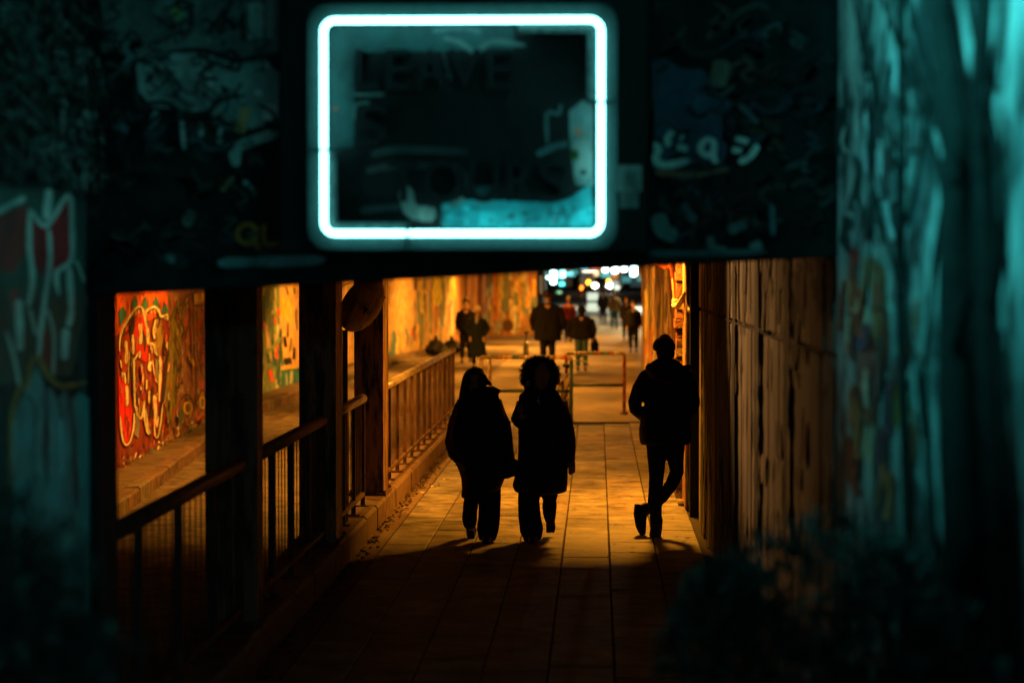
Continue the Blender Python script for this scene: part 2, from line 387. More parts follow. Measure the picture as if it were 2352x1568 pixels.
for i in range(150):
    x = random.uniform(50, 610); y = random.uniform(330, 1650); a = random.uniform(-18, 18)
    gs([(x, y), (x + a, y + random.uniform(10, 40)), (x + a * random.uniform(-1, 1), y + random.uniform(40, 110))], random.uniform(3, 9), random.choice([CREAM, BLK, MAR, RED, (.5, .3, .2), (.03, .05, .06), ORG, GRB]))
for i in range(90):
    x = random.uniform(640, 1010); y = random.uniform(120, 1550); a = random.uniform(-22, 22)
    gs([(x, y), (x + a, y + random.uniform(15, 50)), (x + a * random.uniform(-1, 1), y + random.uniform(50, 150))], random.uniform(3, 9), random.choice([BLK, (.05, .05, .03), (.6, .5, .42), RED, OLIVE, YEL, (.4, .3, .26), (.07, .03, .03)]))
for i in range(9): gs([(98 + i * 9, 600 - i * 14), (104 + i * 9, 575 - i * 14), (110 + i * 9, 590 - i * 14)], 4, BLK)
for pts, wd in [([(715, 340), (750, 200), (828, 168), (836, 500), (850, 800), (862, 1230)], 14), ([(690, 260), (682, 420), (730, 520), (742, 610)], 12), ([(925, 300), (962, 400), (940, 500), (960, 650), (972, 900), (990, 1100)], 14), ([(842, 284), (1000, 270)], 12), ([(808, 820), (850, 940), (855, 1100)], 10), ([(772, 500), (740, 650)], 16), ([(890, 620), (880, 800), (940, 1050)], 10), ([(650, 1190), (700, 1110), (722, 1130)], 16), ([(690, 1300), (740, 1250), (790, 1260), (830, 1340), (842, 1430)], 16), ([(890, 1300), (920, 1200), (960, 1210), (978, 1300)], 14), ([(640, 600), (700, 800), (690, 1000)], 10), ([(735, 280), (790, 235)], 12), ([(870, 330), (880, 620)], 9), ([(1000, 420), (985, 700), (1010, 900)], 12)]: gs(pts, wd, (.03, .03, .022))
gp([(842, 150), (1010, 130), (1010, 210), (852, 266)], YEL); gs([(870, 240), (900, 236)], 10, BLK); gs([(910, 130), (915, 230)], 7, BLK); gs([(822, 850), (842, 935)], 22, YEL)
for c in ((770, 1390, 42, 60), (935, 1330, 30, 60)): gs(ring(*c), 18, YEL); gs(ring(c[0], c[1] - 5, 10, 25), 12, GRN)
gs([(905, 1290), (930, 1230), (955, 1250)], 9, YEL); gs([(700, 1400), (690, 1540)], 40, (.05, .16, .14)); gs([(870, 1500), (980, 1480)], 30, ORG)
for x, y in [(855, 665), (830, 680), (858, 790), (775, 780), (930, 825), (895, 570), (920, 600), (830, 1045), (765, 1185), (950, 710), (875, 1330)]: gs([(x, y), (x + 8, y + 8)], 14, (.75, .6, .5))
for i in range(120):                                       # scrawl and dirt along the foot of the wall
    x = random.uniform(-40, 1050); yb = 2110 - x * .52
    y = yb - abs(random.gauss(0, 90)) - 20
    gs([(x, y), (x + random.uniform(-25, 25), y + random.uniform(-70, 60))], random.uniform(6, 22), random.choice([BLK, BRN, CREAM, MAR, OLIVE, (.08, .05, .04), (.45, .22, .08), TEALP]))
S.lay = 0
# second bay: green and blue leaf shapes, a cream and yellow piece over a blue skirt
G2 = lambda x, y: (574.2 + .2562 * x, 631.6 + .2562 * y)
def gp(pts, c, rag=.5): patch(S, G2, pts, paint(c), 'graffiti_patch', rag)
def gs(pts, wd, c): stroke(S, G2, pts, wd, paint(c), 'graffiti_stroke')
gp([(60, 40), (270, 40), (270, 1050), (60, 1130)], (.16, .24, .15)); gp([(255, 40), (480, 40), (480, 840), (255, 900)], (.62, .42, .2)); gp([(225, 860), (480, 830), (480, 980), (225, 1040)], (.02, .16, .24))
for i in range(40):
    x = random.uniform(100, 270); y = random.uniform(80, 900); gs([(x, y), (x + random.uniform(-40, 30), y + random.uniform(80, 260))], random.uniform(12, 34), random.choice([(.26, .36, .12), (.06, .16, .16), (.5, .55, .38), (.14, .24, .06), (.03, .09, .10), (.6, .5, .34), (.05, .2, .24)]))
for p, q in [((240, 310), 40), ((210, 380), 26), ((225, 620), 32), ((222, 690), 40), ((165, 850), 45), ((180, 900), 36), ((112, 420), 22)]: gs([p, (p[0] + 4, p[1] + 60)], q * .8, (.75, .09, .03))
for pts, wd, c in [([(280, 200), (300, 380)], 50, YEL), ([(345, 200), (335, 420)], 40, (.7, .5, .1)), ([(330, 430), (325, 560)], 14, BLK), ([(295, 550), (310, 650)], 28, BLK), ([(355, 560), (345, 690)], 14, (.05, .06, .05)), ([(400, 300), (410, 500)], 12, (.1, .1, .08)), ([(290, 780), (360, 770)], 60, BLK), ([(385, 650), (380, 760)], 26, BLK), ([(300, 840), (420, 830)], 18, YEL), ([(310, 100), (330, 180)], 14, BLK), ([(385, 90), (390, 170)], 14, BLK), ([(330, 95), (345, 105)], 20, YEL), ([(375, 95), (392, 105)], 20, YEL), ([(360, 860), (355, 980)], 30, (.35, .42, .36)), ([(310, 880), (315, 1000)], 18, (.3, .4, .4)), ([(405, 870), (410, 960)], 18, (.05, .25, .35))]: gs(pts, wd, c)
gs([(262, 480), (258, 700), (240, 900)], 22, (.02, .10, .11)); gs([(140, 700), (200, 640), (262, 560)], 30, (.2, .32, .1))
S.lay = 0
# the far run of wall: warm pale ground with many tall coloured streaks
def gp(pts, c, rag=.5): patch(S, I0, pts, paint(c), 'graffiti_patch', rag)
def gs(pts, wd, c): stroke(S, I0, pts, wd, paint(c), 'graffiti_stroke')
gp([(790, 560), (1043, 560), (1043, 790), (980, 800), (893, 818), (790, 838)], (.6, .42, .22), 1)
pal = [(.85, .6, .2), (.8, .45, .12), (.7, .55, .3), (.42, .36, .3), (.62, .5, .16), (.85, .5, .14), (.5, .28, .15), (.34, .3, .34), (.85, .66, .4), (.8, .38, .08), (.78, .52, .2), (.2, .26, .28), (.12, .2, .24), (.3, .34, .36), (.45, .12, .06), (.22, .26, .12), (.16, .11, .12), (.1, .16, .2), (.6, .6, .55)]
for i in range(230):
    x = random.uniform(886, 1040); yb = 826 - (x - 893) * .2 - 8; y = random.uniform(560, yb - 40)
    gs([(x, y), (x + random.uniform(-2, 2), y + (yb - y) * .4), (x + random.uniform(-3, 3), min(yb, y + random.uniform(30, 140)))], random.uniform(2, 7), random.choice(pal))
for pts, wd, c in [([(936, 630), (938, 660), (935, 690)], 13, (.10, .24, .27)), ([(902, 760), (900, 800), (896, 818)], 11, (.10, .22, .27)), ([(925, 720), (930, 770)], 6, (.16, .24, .27)), ([(1000, 630), (1003, 700)], 20, (.55, .5, .08)), ([(1035, 630), (1038, 690)], 16, (.6, .6, .2)), ([(946, 690), (950, 760)], 9, (.12, .14, .2)), ([(915, 660), (913, 700)], 10, (.3, .25, .3)), ([(803, 650), (800, 770)], 14, (.05, .2, .24)), ([(808, 700), (806, 740)], 10, (.5, .4, .25))]: gs(pts, wd, c)

# far abutment and pier at the end of the tunnel
ab = thing('far_abutment', 'orange lit far abutment with streaky paint behind the walkers on the left', 'wall', (-4.3, 80, 0))
wall_mesh(WALL[7:], .6, -.1, 3.42).build('wall', mat('far_wall_ground', (.55, .32, .15), rough=.8, col2=(.22, .10, .05), scale=1.2, stretch=(1, 1, .4)), ab)
S2 = Surf(wall_pt(WALL[7:]), (.5, -.8, 0), ab)
for i in range(70):
    x = random.uniform(1106, 1231); y = random.uniform(590, 730)
    stroke(S2, I0, [(x, y), (x + random.uniform(-3, 3), min(768, y + random.uniform(25, 90)))], random.uniform(4, 13), paint(random.choice(pal + [(.8, .4, .1), (.6, .2, .06), (.85, .65, .45)])), 'graffiti_stroke')
for pts, wd, c in [([(1160, 640), (1161, 720)], 14, (.2, .24, .2)), ([(1150, 600), (1150, 690)], 12, (.9, .55, .1)), ([(1135, 600), (1140, 740)], 10, (.75, .2, .03)), ([(1165, 735), (1168, 760)], 22, (.10, .05, .035))]: stroke(S2, I0, pts, wd, paint(c), 'graffiti_stroke')
mb = MB(); mb.box(gx(1098, 82), gx(1106, 82), 82, 83, -.1, 3.42); mb.build('pier', mat('dark_pier', (.12, .05, .03), var=.4), ab)

# ------------------------------------------------------------------ right hand walls
rw = thing('concrete_wall', 'dim board marked concrete wall with tall panel joints on the right', 'wall', (.99, 10, 0))
mb = MB(); mb.box(1.03, 1.5, 9.95, 23.45, -.1, 3.42); mb.build('wall_core', M_joint, rw)
js = [10.05, 12.4, 14.8, 17.2, 19.6, 22.0, 23.5]
for i, (a, b) in enumerate(zip(js, js[1:])):
    for (z0, z1) in ((-.05, 2.04 - .02 * (i % 2)), (2.06, 3.40)):
        mb = MB()
        # subdivided panel whose boards stand a few millimetres uneven
        nb = max(2, int((b - a) / .2)); dx = random.uniform(-.006, .004)
        for k in range(nb):
            ya = a + .012 + (b - a - .024) * k / nb; yb = a + .012 + (b - a - .024) * (k + 1) / nb
            e = random.uniform(-.006, .004) + dx
            mb.box(.986 + e, 1.06, ya + .001, yb - .001, z0, z1)
        mb.build('concrete_panel', M_conc, rw)
for (px, py) in [(1672, 838), (1640, 778), (1735, 870), (1762, 880), (1705, 845)]:
    Y = .986 * F / (px - VX); mb = MB(); mb.disc((.979, Y, gz(py, Y)), (1, 0, 0), .03, n=10, depth=.004); mb.build('tie_hole', M_black, rw)

Sc = Surf(lambda x, y: (lambda Y: Vector((.981, Y, gz(y, Y))))(.981 * F / (x - VX)), (-1, 0, 0), rw)
for i in range(75):
    x = 1608 + 310 * random.random() ** .8; top = random.uniform(560, 640); L = abs(random.gauss(0, 75)) + 20
    stroke(Sc, I0, [(x, top), (x + random.uniform(-1, 1), top + L * .5), (x + random.uniform(-2, 2), top + L)], random.uniform(2, 9) * (x - 1450) / 250, mat('soot_drip_%d' % (i % 3), [(.085, .07, .058), (.12, .10, .08), (.06, .05, .042)][i % 3], rough=.9, var=.4), 'soot_drip', sub=3, rag=.3)
for i in range(70):
    x = random.uniform(1610, 1915); y = random.uniform(760, 1250); L = random.uniform(20, 130)
    stroke(Sc, I0, [(x, y), (x + random.uniform(-2, 2), y + L)], random.uniform(1.5, 6) * (x - 1450) / 250, mat('grime_%d' % (i % 4), [(.05, .042, .035), (.09, .075, .06), (.45, .38, .30), (.30, .16, .09)][i % 4], rough=.9, var=.4), 'grime_streak', sub=3, rag=.3)

for (x, wd) in ((1617, 4), (1651, 5), (1690, 6), (1743, 8), (1813, 12)):
    k = (x - VX); stroke(Sc, I0, [(x, 625 - .17 * k), (x + .5, 760), (x - .5, 900), (x, 1050), (x, 1250)], wd, mat('joint_soot', (.016, .014, .012), rough=.95, var=.3), 'joint_stain', sub=5, rag=.45)
    stroke(Sc, I0, [(x, 625 + .36 * k), (x + .17 * k, 625 + .36 * 1.17 * k)], 2.2 + k * .006, MATS['joint_soot'], 'joint_stain', sub=5, rag=.5)

# wing walls outside the bridge
wr_ = thing('pale_wing_wall', 'pale stained wing wall under teal street light at the right edge', 'wall', (.99, 5, 0))
mb = MB()
for k in range(8):
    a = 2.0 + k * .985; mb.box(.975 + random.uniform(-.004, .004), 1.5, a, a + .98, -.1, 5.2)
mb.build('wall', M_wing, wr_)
S3 = Surf(lambda x, y: (lambda Y: Vector((.975, Y, gz(y, Y))))(.975 * F / (x - VX)), (-1, 0, 0), wr_)
for pts, wd, c in [([(1955, 640), (1957, 720)], 22, (.7, .42, .2)), ([(1975, 660), (1980, 760)], 28, (.75, .62, .4)), ([(2015, 610), (2018, 700), (2022, 780)], 34, (.55, .22, .08)), ([(1960, 570), (1962, 610)], 18, (.35, .03, .03)), ([(1990, 740), (1985, 860), (1990, 950)], 30, (.3, .14, .12)), ([(1965, 730), (1970, 800)], 30, (.03, .10, .2)), ([(2005, 830), (2000, 1000)], 24, (.25, .06, .04)), ([(2060, 850), (2062, 980)], 14, (.35, .2, .04))]: stroke(S3, I0, pts, wd, paint(c), 'graffiti_stroke', sub=14)  # paint marks; their orange also carries sodium light spilling from the tunnel
for i in range(90):
    x = random.uniform(1928, 2110); y = random.uniform(80, 1100); low = y > 560
    stroke(S3, I0, [(x, y), (x + random.uniform(-9, 9), y + random.uniform(15, 60)), (x + random.uniform(-14, 14), y + random.uniform(60, 130))], random.uniform(5, 16), paint(random.choice([(.5, .2, .08), (.4, .1, .05), (.06, .07, .07), (.65, .5, .34), (.04, .08, .12), (.3, .07, .04), (.5, .52, .48)] if low else [(.05, .06, .06), (.03, .04, .04), (.5, .52, .48), (.75, .76, .7), (.1, .12, .12)]), .6), 'graffiti_stroke', sub=5, rag=.3)
wl = thing('graffiti_wing_wall', 'wing wall at the left edge with pale crown tag over teal arches', 'wall', (-2.1, 8, 0))
mb = MB(); mb.box(-2.7, -2.1, 2, 9.88, -.1, 5.2); mb.build('wall', mat('dark_wing_ground', (.05, .07, .07), rough=.8, var=.5, scale=3, bump=.3), wl)
S4 = Surf(lambda x, y: (lambda Y: Vector((-2.1, Y, gz(y, Y))))(-2.1 * F / (x - VX)), (1, 0, 0), wl)
GL = lambda x, y: (.5123 * x, 402 + .5123 * y)
def gs(pts, wd, c): stroke(S4, GL, pts, wd, paint(c), 'graffiti_stroke', sub=10)
def gp(pts, c, rag=1): patch(S4, GL, pts, paint(c), 'graffiti_patch', rag)
PALE = (.62, .66, .6)
gp([(-60, 60), (300, 60), (340, 300), (380, 560), (300, 900), (-60, 950)], (.07, .10, .08))
gp([(110, 160), (180, 240), (290, 110), (300, 380), (230, 420), (190, 480), (110, 360)], (.5, .03, .03)); gp([(-40, 190), (100, 130), (100, 330), (40, 440), (-40, 430)], (.4, .04, .03))
gp([(20, 520), (60, 500), (60, 620), (30, 640)], (.4, .06, .05)); gp([(170, 700), (200, 700), (240, 900), (160, 860)], (.3, .04, .03))
gp([(20, 2400), (40, 1060), (80, 990), (110, 920), (145, 860), (180, 960), (210, 955), (240, 1010), (270, 960), (300, 1010), (330, 980), (380, 1000), (400, 2400)], (.10, .34, .36))
for pts, wd in [([(-40, 170), (30, 130), (95, 100)], 24), ([(115, 150), (112, 330), (125, 470), (105, 590)], 24), ([(120, 160), (190, 225), (290, 90), (305, 230), (300, 380), (235, 440), (245, 540)], 24), ([(200, 240), (205, 380), (180, 560), (160, 700), (150, 830)], 22), ([(60, 560), (65, 790)], 36), ([(275, 690), (265, 830)], 36), ([(290, 400), (300, 600), (285, 680)], 30), ([(190, 600), (220, 720), (215, 900)], 16), ([(110, 600), (140, 720)], 16), ([(0, 700), (40, 830), (60, 950)], 18), ([(320, 380), (360, 480)], 14), ([(200, 60), (190, 200)], 40)]: gs(pts, wd, PALE)
gs([(15, 1400), (22, 1100), (60, 960), (90, 950), (115, 840), (150, 825), (190, 900), (240, 945), (300, 945), (370, 930)], 24, (.42, .22, .07))
for pts in ([(85, 990), (130, 1060), (135, 1400)], [(150, 865), (180, 980), (185, 1400)], [(210, 960), (245, 1050), (255, 1300)], [(275, 965), (300, 1080), (320, 1500)]): gs(pts, 11, (.02, .04, .05))
for x in (40, 150, 205, 250): gs([(x, 1100), (x - 5, 1350)], 26, (.16, .44, .46))

# ------------------------------------------------------------------ the bridge: front girder, deck, cross beams, end pier
br = thing('railway_bridge', 'low dark bridge crossing above the footpath with sooty graffiti girder', 'bridge', (-.5, 9.9, 0))
zl, zr = gz(681, 9.9), gz(589, 9.9)
xl, xr = gx(180, 9.9), .986
def zb(x): return zl + (zr - zl) * (x - xl) / (xr - xl)
mb = MB(); segs = 14
for k in range(segs):
    a = -2.75 + (xr + 2.75) * k / segs; b = -2.75 + (xr + 2.75) * (k + 1) / segs
    vs = [(a, 9.9, zb(a)), (b, 9.9, zb(b)), (b, 10.25, zb(b)), (a, 10.25, zb(a)), (a, 9.9, 5.6), (b, 9.9, 5.6), (b, 10.25, 5.6), (a, 10.25, 5.6)]
    mb.add(vs, [(3, 2, 1, 0), (4, 5, 6, 7), (0, 1, 5, 4), (2, 3, 7, 6)])
mb.build('front_girder', M_girder, br)
mb = MB(); mb.add([(xl, 9.86, zb(xl) + .005), (xr - .01, 9.86, zb(xr) + .005), (xr - .01, 9.9, zb(xr) + .005), (xl, 9.9, zb(xl) + .005), (xl, 9.86, zb(xl) + .05), (xr - .01, 9.86, zb(xr) + .05), (xr - .01, 9.9, zb(xr) + .05), (xl, 9.9, zb(xl) + .05)], [(3, 2, 1, 0), (4, 5, 6, 7), (0, 1, 5, 4)])
mb.build('bottom_flange', M_girder, br)
mb = MB(); mb.box(-2.8, gx(262, 10.3), 9.9 + .003, 10.3, -.1, 2.6); mb.build('end_pier', M_girder, br)
mb = MB(); mb.box(-9, 2.6, 10.25, 95, 3.42, 3.8); mb.build('deck', M_ceil, br)
for y in (14.9, 19.4, 23.75, 28.4, 33, 37.6, 42, 47, 52, 57, 62, 67, 72, 77, 82, 87, 92):
    mb = MB(); mb.box(-8.8, 2.5, y, y + .35, 3.12, 3.43); mb.build('cross_beam', M_ceil, br)
S5 = Surf(lambda x, y: P(x, y, 9.9), (0, -1, 0), br)
GA = lambda x, y: (.4028 * x, .4028 * y)
for i in range(150):
    right = i % 5 > 2; x = random.uniform(1500, 1900) if right else random.uniform(200, 620); y = random.uniform(20, 585 if right else 630)
    pts = [(x, y)]
    for k in range(random.randint(3, 6)): pts.append((min(1915, max(190, pts[-1][0] + random.uniform(-42, 42))), min(585, max(0, pts[-1][1] + random.uniform(-32, 32)))))
    if not right: pts = [(min(632, a), b) for a, b in pts]
    else: pts = [(max(1494, a), b) for a, b in pts]
    g_ = random.choice([.012, .02, .03, .045, .004, .003]); stroke(S5, lambda a, b: (a, b), pts, random.uniform(5, 18), paint(random.choice([(g_ * .8, g_, g_), (g_, g_, g_ * .9), (g_ * .5, g_ * .9, g_ * 1.2), (g_ * 1.3, g_ * .8, g_ * .4)]), .6), 'graffiti_stroke', sub=4)
S5.lay += 1
def gs(pts, wd, c): stroke(S5, GA, pts, wd, paint(tuple(min(.9, k * 2.0) for k in c), .6), 'graffiti_stroke')
def gp(pts, c, rag=2): patch(S5, GA, pts, paint(tuple(min(.9, k * 2.0) for k in c), .6), 'graffiti_patch', rag)
gp([(560, -40), (1590, -40), (1590, 300), (1350, 330), (960, 290), (760, 340), (600, 250)], (.06, .075, .07))
gp([(780, 360), (960, 290), (1350, 330), (1500, 330), (1590, 420), (1590, 700), (1450, 745), (1180, 650), (860, 610), (770, 500)], (.13, .16, .155))
for pts, wd in [([(950, 300), (1150, 290), (1350, 345), (1550, 330), (1640, 440), (1600, 680), (1430, 745)], 34), ([(770, 400), (790, 600), (860, 590), (950, 590), (1050, 645), (1180, 640), (1260, 570), (1400, 545)], 30), ([(1350, 340), (1300, 390)], 24), ([(1090, 20), (1090, 160)], 40), ([(1330, 0), (1180, 200)], 30), ([(1390, 60), (1390, 240)], 30)]: gs(pts, wd, BLK)
for pts, wd, c in [([(1475, 520), (1472, 545)], 46, (.9, .95, .92)), ([(1012, 430), (1016, 440)], 32, (.6, .65, .6)), ([(1500, 372), (1535, 380)], 30, (.7, .7, .65)), ([(1555, 600), (1520, 690)], 70, (.40, .46, .44)), ([(1110, 380), (1190, 430), (1200, 500), (1180, 610)], 28, (.34, .38, .36)), ([(1405, 610), (1365, 760)], 66, (.38, .16, .07)), ([(1258, 640), (1248, 680)], 44, (.3, .17, .03)), ([(1035, 690), (1048, 850)], 26, (.16, .18, .18)), ([(1150, 700), (1148, 780)], 30, (.13, .15, .15)), ([(1258, 730), (1250, 820)], 26, (.16, .18, .18)), ([(1580, 760), (1450, 800), (1350, 850), (1345, 950)], 60, (.2, .25, .24)), ([(1465, 20), (1460, 240)], 80, (.2, .24, .23)), ([(1545, 0), (1540, 230)], 36, (.12, .15, .15)), ([(1230, 200), (1240, 240)], 110, (.10, .13, .12)), ([(1000, 40), (1010, 110)], 60, (.10, .13, .04)), ([(900, 640), (850, 730)], 46, (.14, .18, .18)), ([(680, 200), (740, 330), (700, 380)], 40, (.09, .12, .13)), ([(1390, 1030), (1460, 1110)], 24, (.16, .2, .2)), ([(1330, 1010), (1260, 1090)], 26, (.18, .12, .06)), ([(960, 1450), (970, 1500)], 50, (.12, .16, .16)), ([(1240, 1500), (1850, 1480)], 60, (.10, .13, .14)), ([(650, 700), (720, 760)], 60, (.06, .08, .10)), ([(1100, 1200), (1050, 1290)], 60, (.05, .07, .06))]: gs(pts, wd, c)
for i in range(110):
    x = random.uniform(205, 600); y = random.uniform(10, 620); pts = [(x, y)]
    for k in range(random.randint(4, 7)): pts.append((min(630, max(195, pts[-1][0] + random.uniform(-34, 34))), min(630, max(0, pts[-1][1] + random.uniform(-26, 26)))))
    g_ = random.choice([.004, .006, .01, .02, .05, .09]); stroke(S5, I0, pts, random.uniform(3, 9), paint(random.choice([(g_ * .8, g_, g_), (g_, g_, g_ * .9), (g_ * .5, g_ * .9, g_ * 1.2)]), .6), 'graffiti_stroke', sub=5)
OCH = (.22, .06, .004)
gs(ring(1412, 1335, 58, 55), 26, OCH); gs([(1430, 1360), (1482, 1420)], 24, OCH); gs([(1512, 1275), (1512, 1385), (1595, 1385)], 28, OCH)
GB = lambda x, y: (1470 + .2051 * x, 287 + .2051 * y)
def gs(pts, wd, c): stroke(S5, GB, pts, wd, paint(tuple(min(.9, k * 1.25) for k in c), .6), 'graffiti_stroke')
def gp(pts, c, rag=3): patch(S5, GB, pts, paint(tuple(min(.9, k * 1.25) for k in c), .6), 'graffiti_patch', rag)
gp([(120, -700), (700, -600), (1000, -200), (900, 480), (120, 500)], (.012, .045, .075), 12)
for i in range(70):
    x = random.uniform(1500, 1880); y = random.uniform(10, 570); pts = [(x, y)]
    for k in range(random.randint(4, 7)): pts.append((min(1912, max(1496, pts[-1][0] + random.uniform(-34, 34))), min(580, max(0, pts[-1][1] + random.uniform(-26, 26)))))
    g_ = random.choice([.004, .006, .01, .02, .04, .06]); stroke(S5, I0, pts, random.uniform(3, 10), paint(random.choice([(g_ * .8, g_, g_), (g_ * .4, g_ * .8, g_ * 1.3), (g_ * 1.2, g_ * .7, g_ * .4)]), .6), 'graffiti_stroke', sub=5)
WHT = (.42, .5, .47)
for pts, wd in [([(150, 215), (200, 290), (165, 390), (240, 455), (370, 450), (545, 405)], 80), ([(355, 80), (295, 180), (325, 250)], 75), ([(440, 145), (470, 165)], 80), ([(400, 260), (525, 285)], 75), ([(760, 150), (670, 250), (690, 330), (790, 345), (815, 230), (755, 155)], 72), ([(800, 330), (835, 440)], 70), ([(1050, 165), (1195, 205)], 66), ([(1015, 290), (1120, 305)], 66), ([(1300, 235), (1210, 370), (1090, 435)], 74)]: gs(pts, wd, WHT)
for pts, wd, c in [([(170, 540), (400, 560), (590, 580)], 70, (.22, .08, .04)), ([(600, 580), (980, 500)], 50, (.12, .06, .04)), ([(190, 1000), (250, 1180), (400, 1260)], 170, (.10, .15, .15)), ([(480, 900), (600, 1080)], 80, (.05, .09, .11)), ([(980, 1190), (1180, 1110)], 100, (.07, .11, .12)), ([(780, 1250), (800, 1370), (960, 1410)], 80, (.08, .13, .13)), ([(1230, 1400), (1340, 1330)], 110, (.10, .15, .15)), ([(100, 1440), (500, 1440), (1400, 1420)], 70, (.05, .08, .09)), ([(1460, 900), (1470, 1240)], 60, (.05, .09, .10)), ([(900, -700), (850, -400)], 200, (.08, .07, .045)), ([(1100, -200), (1300, 0)], 60, (.05, .07, .08))]: gs(pts, wd, c)

# ------------------------------------------------------------------ neon sign on its dark box
ng = thing('neon_sign', 'glowing white rounded neon frame on a dark lettered box under the bridge', 'sign', tuple(P(1062, 560, 9.7)))
YB = 9.72
mb = MB(); a = P(642, -60, YB); b = P(1484, 578, YB); mb.box(a.x, b.x, YB, 9.9 - .004, b.z, a.z); mb.build('sign_box', M_dark, ng)
S6 = Surf(lambda x, y: P(x, y, YB), (0, -1, 0), ng)
GS = lambda x, y: (746.5 + .3113 * x, 57.4 + .3113 * y)
def gs(pts, wd, c): stroke(S6, GS, pts, wd, paint(tuple(k * .8 for k in c)), 'paint_stroke')
def gp(pts, c, rag=1.5): patch(S6, GS, pts, paint(tuple(k * .8 for k in c)), 'paint_patch', rag)
gp([(30, 10), (1400, 10), (1400, 190), (900, 200), (640, 200), (220, 210), (210, 900), (30, 920)], (.02, .075, .075))
gp([(860, 1320), (1090, 1290), (1560, 1305), (1660, 1320), (1790, 1290), (1960, 1180), (1990, 1490), (860, 1490)], (.02, .38, .42))
gp([(1145, 1380), (1370, 1370), (1370, 1490), (1140, 1490)], (.04, .62, .68)); gp([(1830, 1400), (1980, 1330), (1985, 1490), (1800, 1490)], (.04, .62, .68))
gp([(1800, 640), (1900, 560), (1980, 620), (1985, 1190), (1850, 1180), (1810, 900)], (.14, .24, .23), 3)
for pts, wd, c in [([(590, 1190), (605, 1290), (640, 1370), (720, 1390), (820, 1390)], 110, (.20, .27, .24)), ([(700, 1390), (800, 1400)], 110, (.32, .38, .34)), ([(880, 1340), (960, 1320), (1030, 1280)], 40, (.15, .24, .22)), ([(1870, 850), (1910, 1000), (1890, 1130)], 120, (.26, .34, .31)), ([(880, 100), (1000, 140), (1110, 200), (1240, 130), (1480, 160)], 40, (.10, .17, .16)), ([(790, 50), (1000, 30), (1150, 60)], 34, (.09, .16, .16)), ([(230, 500), (240, 515), (440, 515)], 30, (.09, .15, .14)), ([(210, 700), (230, 590), (330, 575)], 24, (.07, .12, .12)), ([(1640, 880), (1640, 660), (1720, 660), (1740, 590)], 30, (.07, .12, .12)), ([(340, 960), (520, 920), (1050, 940)], 60, (.045, .06, .06)), ([(300, 1080), (520, 1040), (830, 1050)], 50, (.05, .055, .05)), ([(1560, 960), (1700, 900), (1790, 880)], 50, (.06, .13, .14)), ([(920, 1020), (1040, 1120), (1060, 1200)], 50, (.05, .08, .08)), ([(870, 200), (930, 420)], 22, (.05, .06, .06)), ([(1690, 1400), (1700, 1450)], 26, (.25, .05, .02)), ([(1450, 1390), (1500, 1390)], 20, (.02, .05, .06)), ([(1850, 770), (1890, 820)], 40, (.5, .16, .08)), ([(72, 610), (78, 630)], 44, (.4, .08, .05)), ([(1900, 1070), (1910, 1110)], 50, (.04, .07, .06)), ([(250, 1370), (560, 1340)], 50, (.04, .06, .06))]: gs(pts, wd, c)
gp([(1105, 1190), (1250, 1182), (1240, 1310), (1105, 1315)], (.16, .30, .30), .2)
for i in range(60):
    x = random.uniform(900, 1970); y = random.uniform(1320, 1480); gs([(x, y), (x + random.uniform(-60, 60), y + random.uniform(-25, 25))], random.uniform(15, 60), random.choice([(.02, .25, .28), (.03, .55, .6), (.02, .14, .16), (.05, .6, .66), (.02, .3, .34)]))
gs(ring(1842, 962, 16, 16), 44, (.02, .07, .01))
# raised black letters
def letters(txt, px0, px1, ytop, ybot):
    cu = bpy.data.curves.new('letters', 'FONT'); cu.body = txt; cu.extrude = .03; cu.offset = .012; cu.align_x = 'LEFT'
    o = bpy.data.objects.new('t', cu); BENCH.collection.objects.link(o)
    with bpy.context.temp_override(scene=BENCH, view_layer=BENCH.view_layers[0]):
        dg = bpy.context.evaluated_depsgraph_get(); dg.update()
        me = bpy.data.meshes.new_from_object(o.evaluated_get(dg))
    bpy.data.objects.remove(o)
    xs = [v.co.x for v in me.vertices]; zs = [v.co.y for v in me.vertices]
    A = P(px0, ytop, YB - .02); B = P(px1, ybot, YB - .02)
    for v in me.vertices:
        u = (v.co.x - min(xs)) / (max(xs) - min(xs)); t = (v.co.y - min(zs)) / (max(zs) - min(zs))
        v.co = Vector((A.x + (B.x - A.x) * u, YB - .028 - v.co.z * .9, B.z + (A.z - B.z) * t))
    return link('letter', me, M_black, ng)
for ch, x0, x1, yt, yb in [('L', 818, 868, 116, 208), ('E', 887, 944, 116, 208), ('A', 952, 1026, 116, 208), ('V', 1032, 1104, 116, 208), ('E', 1118, 1174, 116, 208), ('S', 818, 888, 242, 336), ('T', 893, 962, 370, 463), ('O', 973, 1062, 368, 465), ('U', 1076, 1146, 370, 465), ('R', 1164, 1228, 370, 463), ('S', 1238, 1306, 368, 465)]: letters(ch, x0, x1, yt, yb)
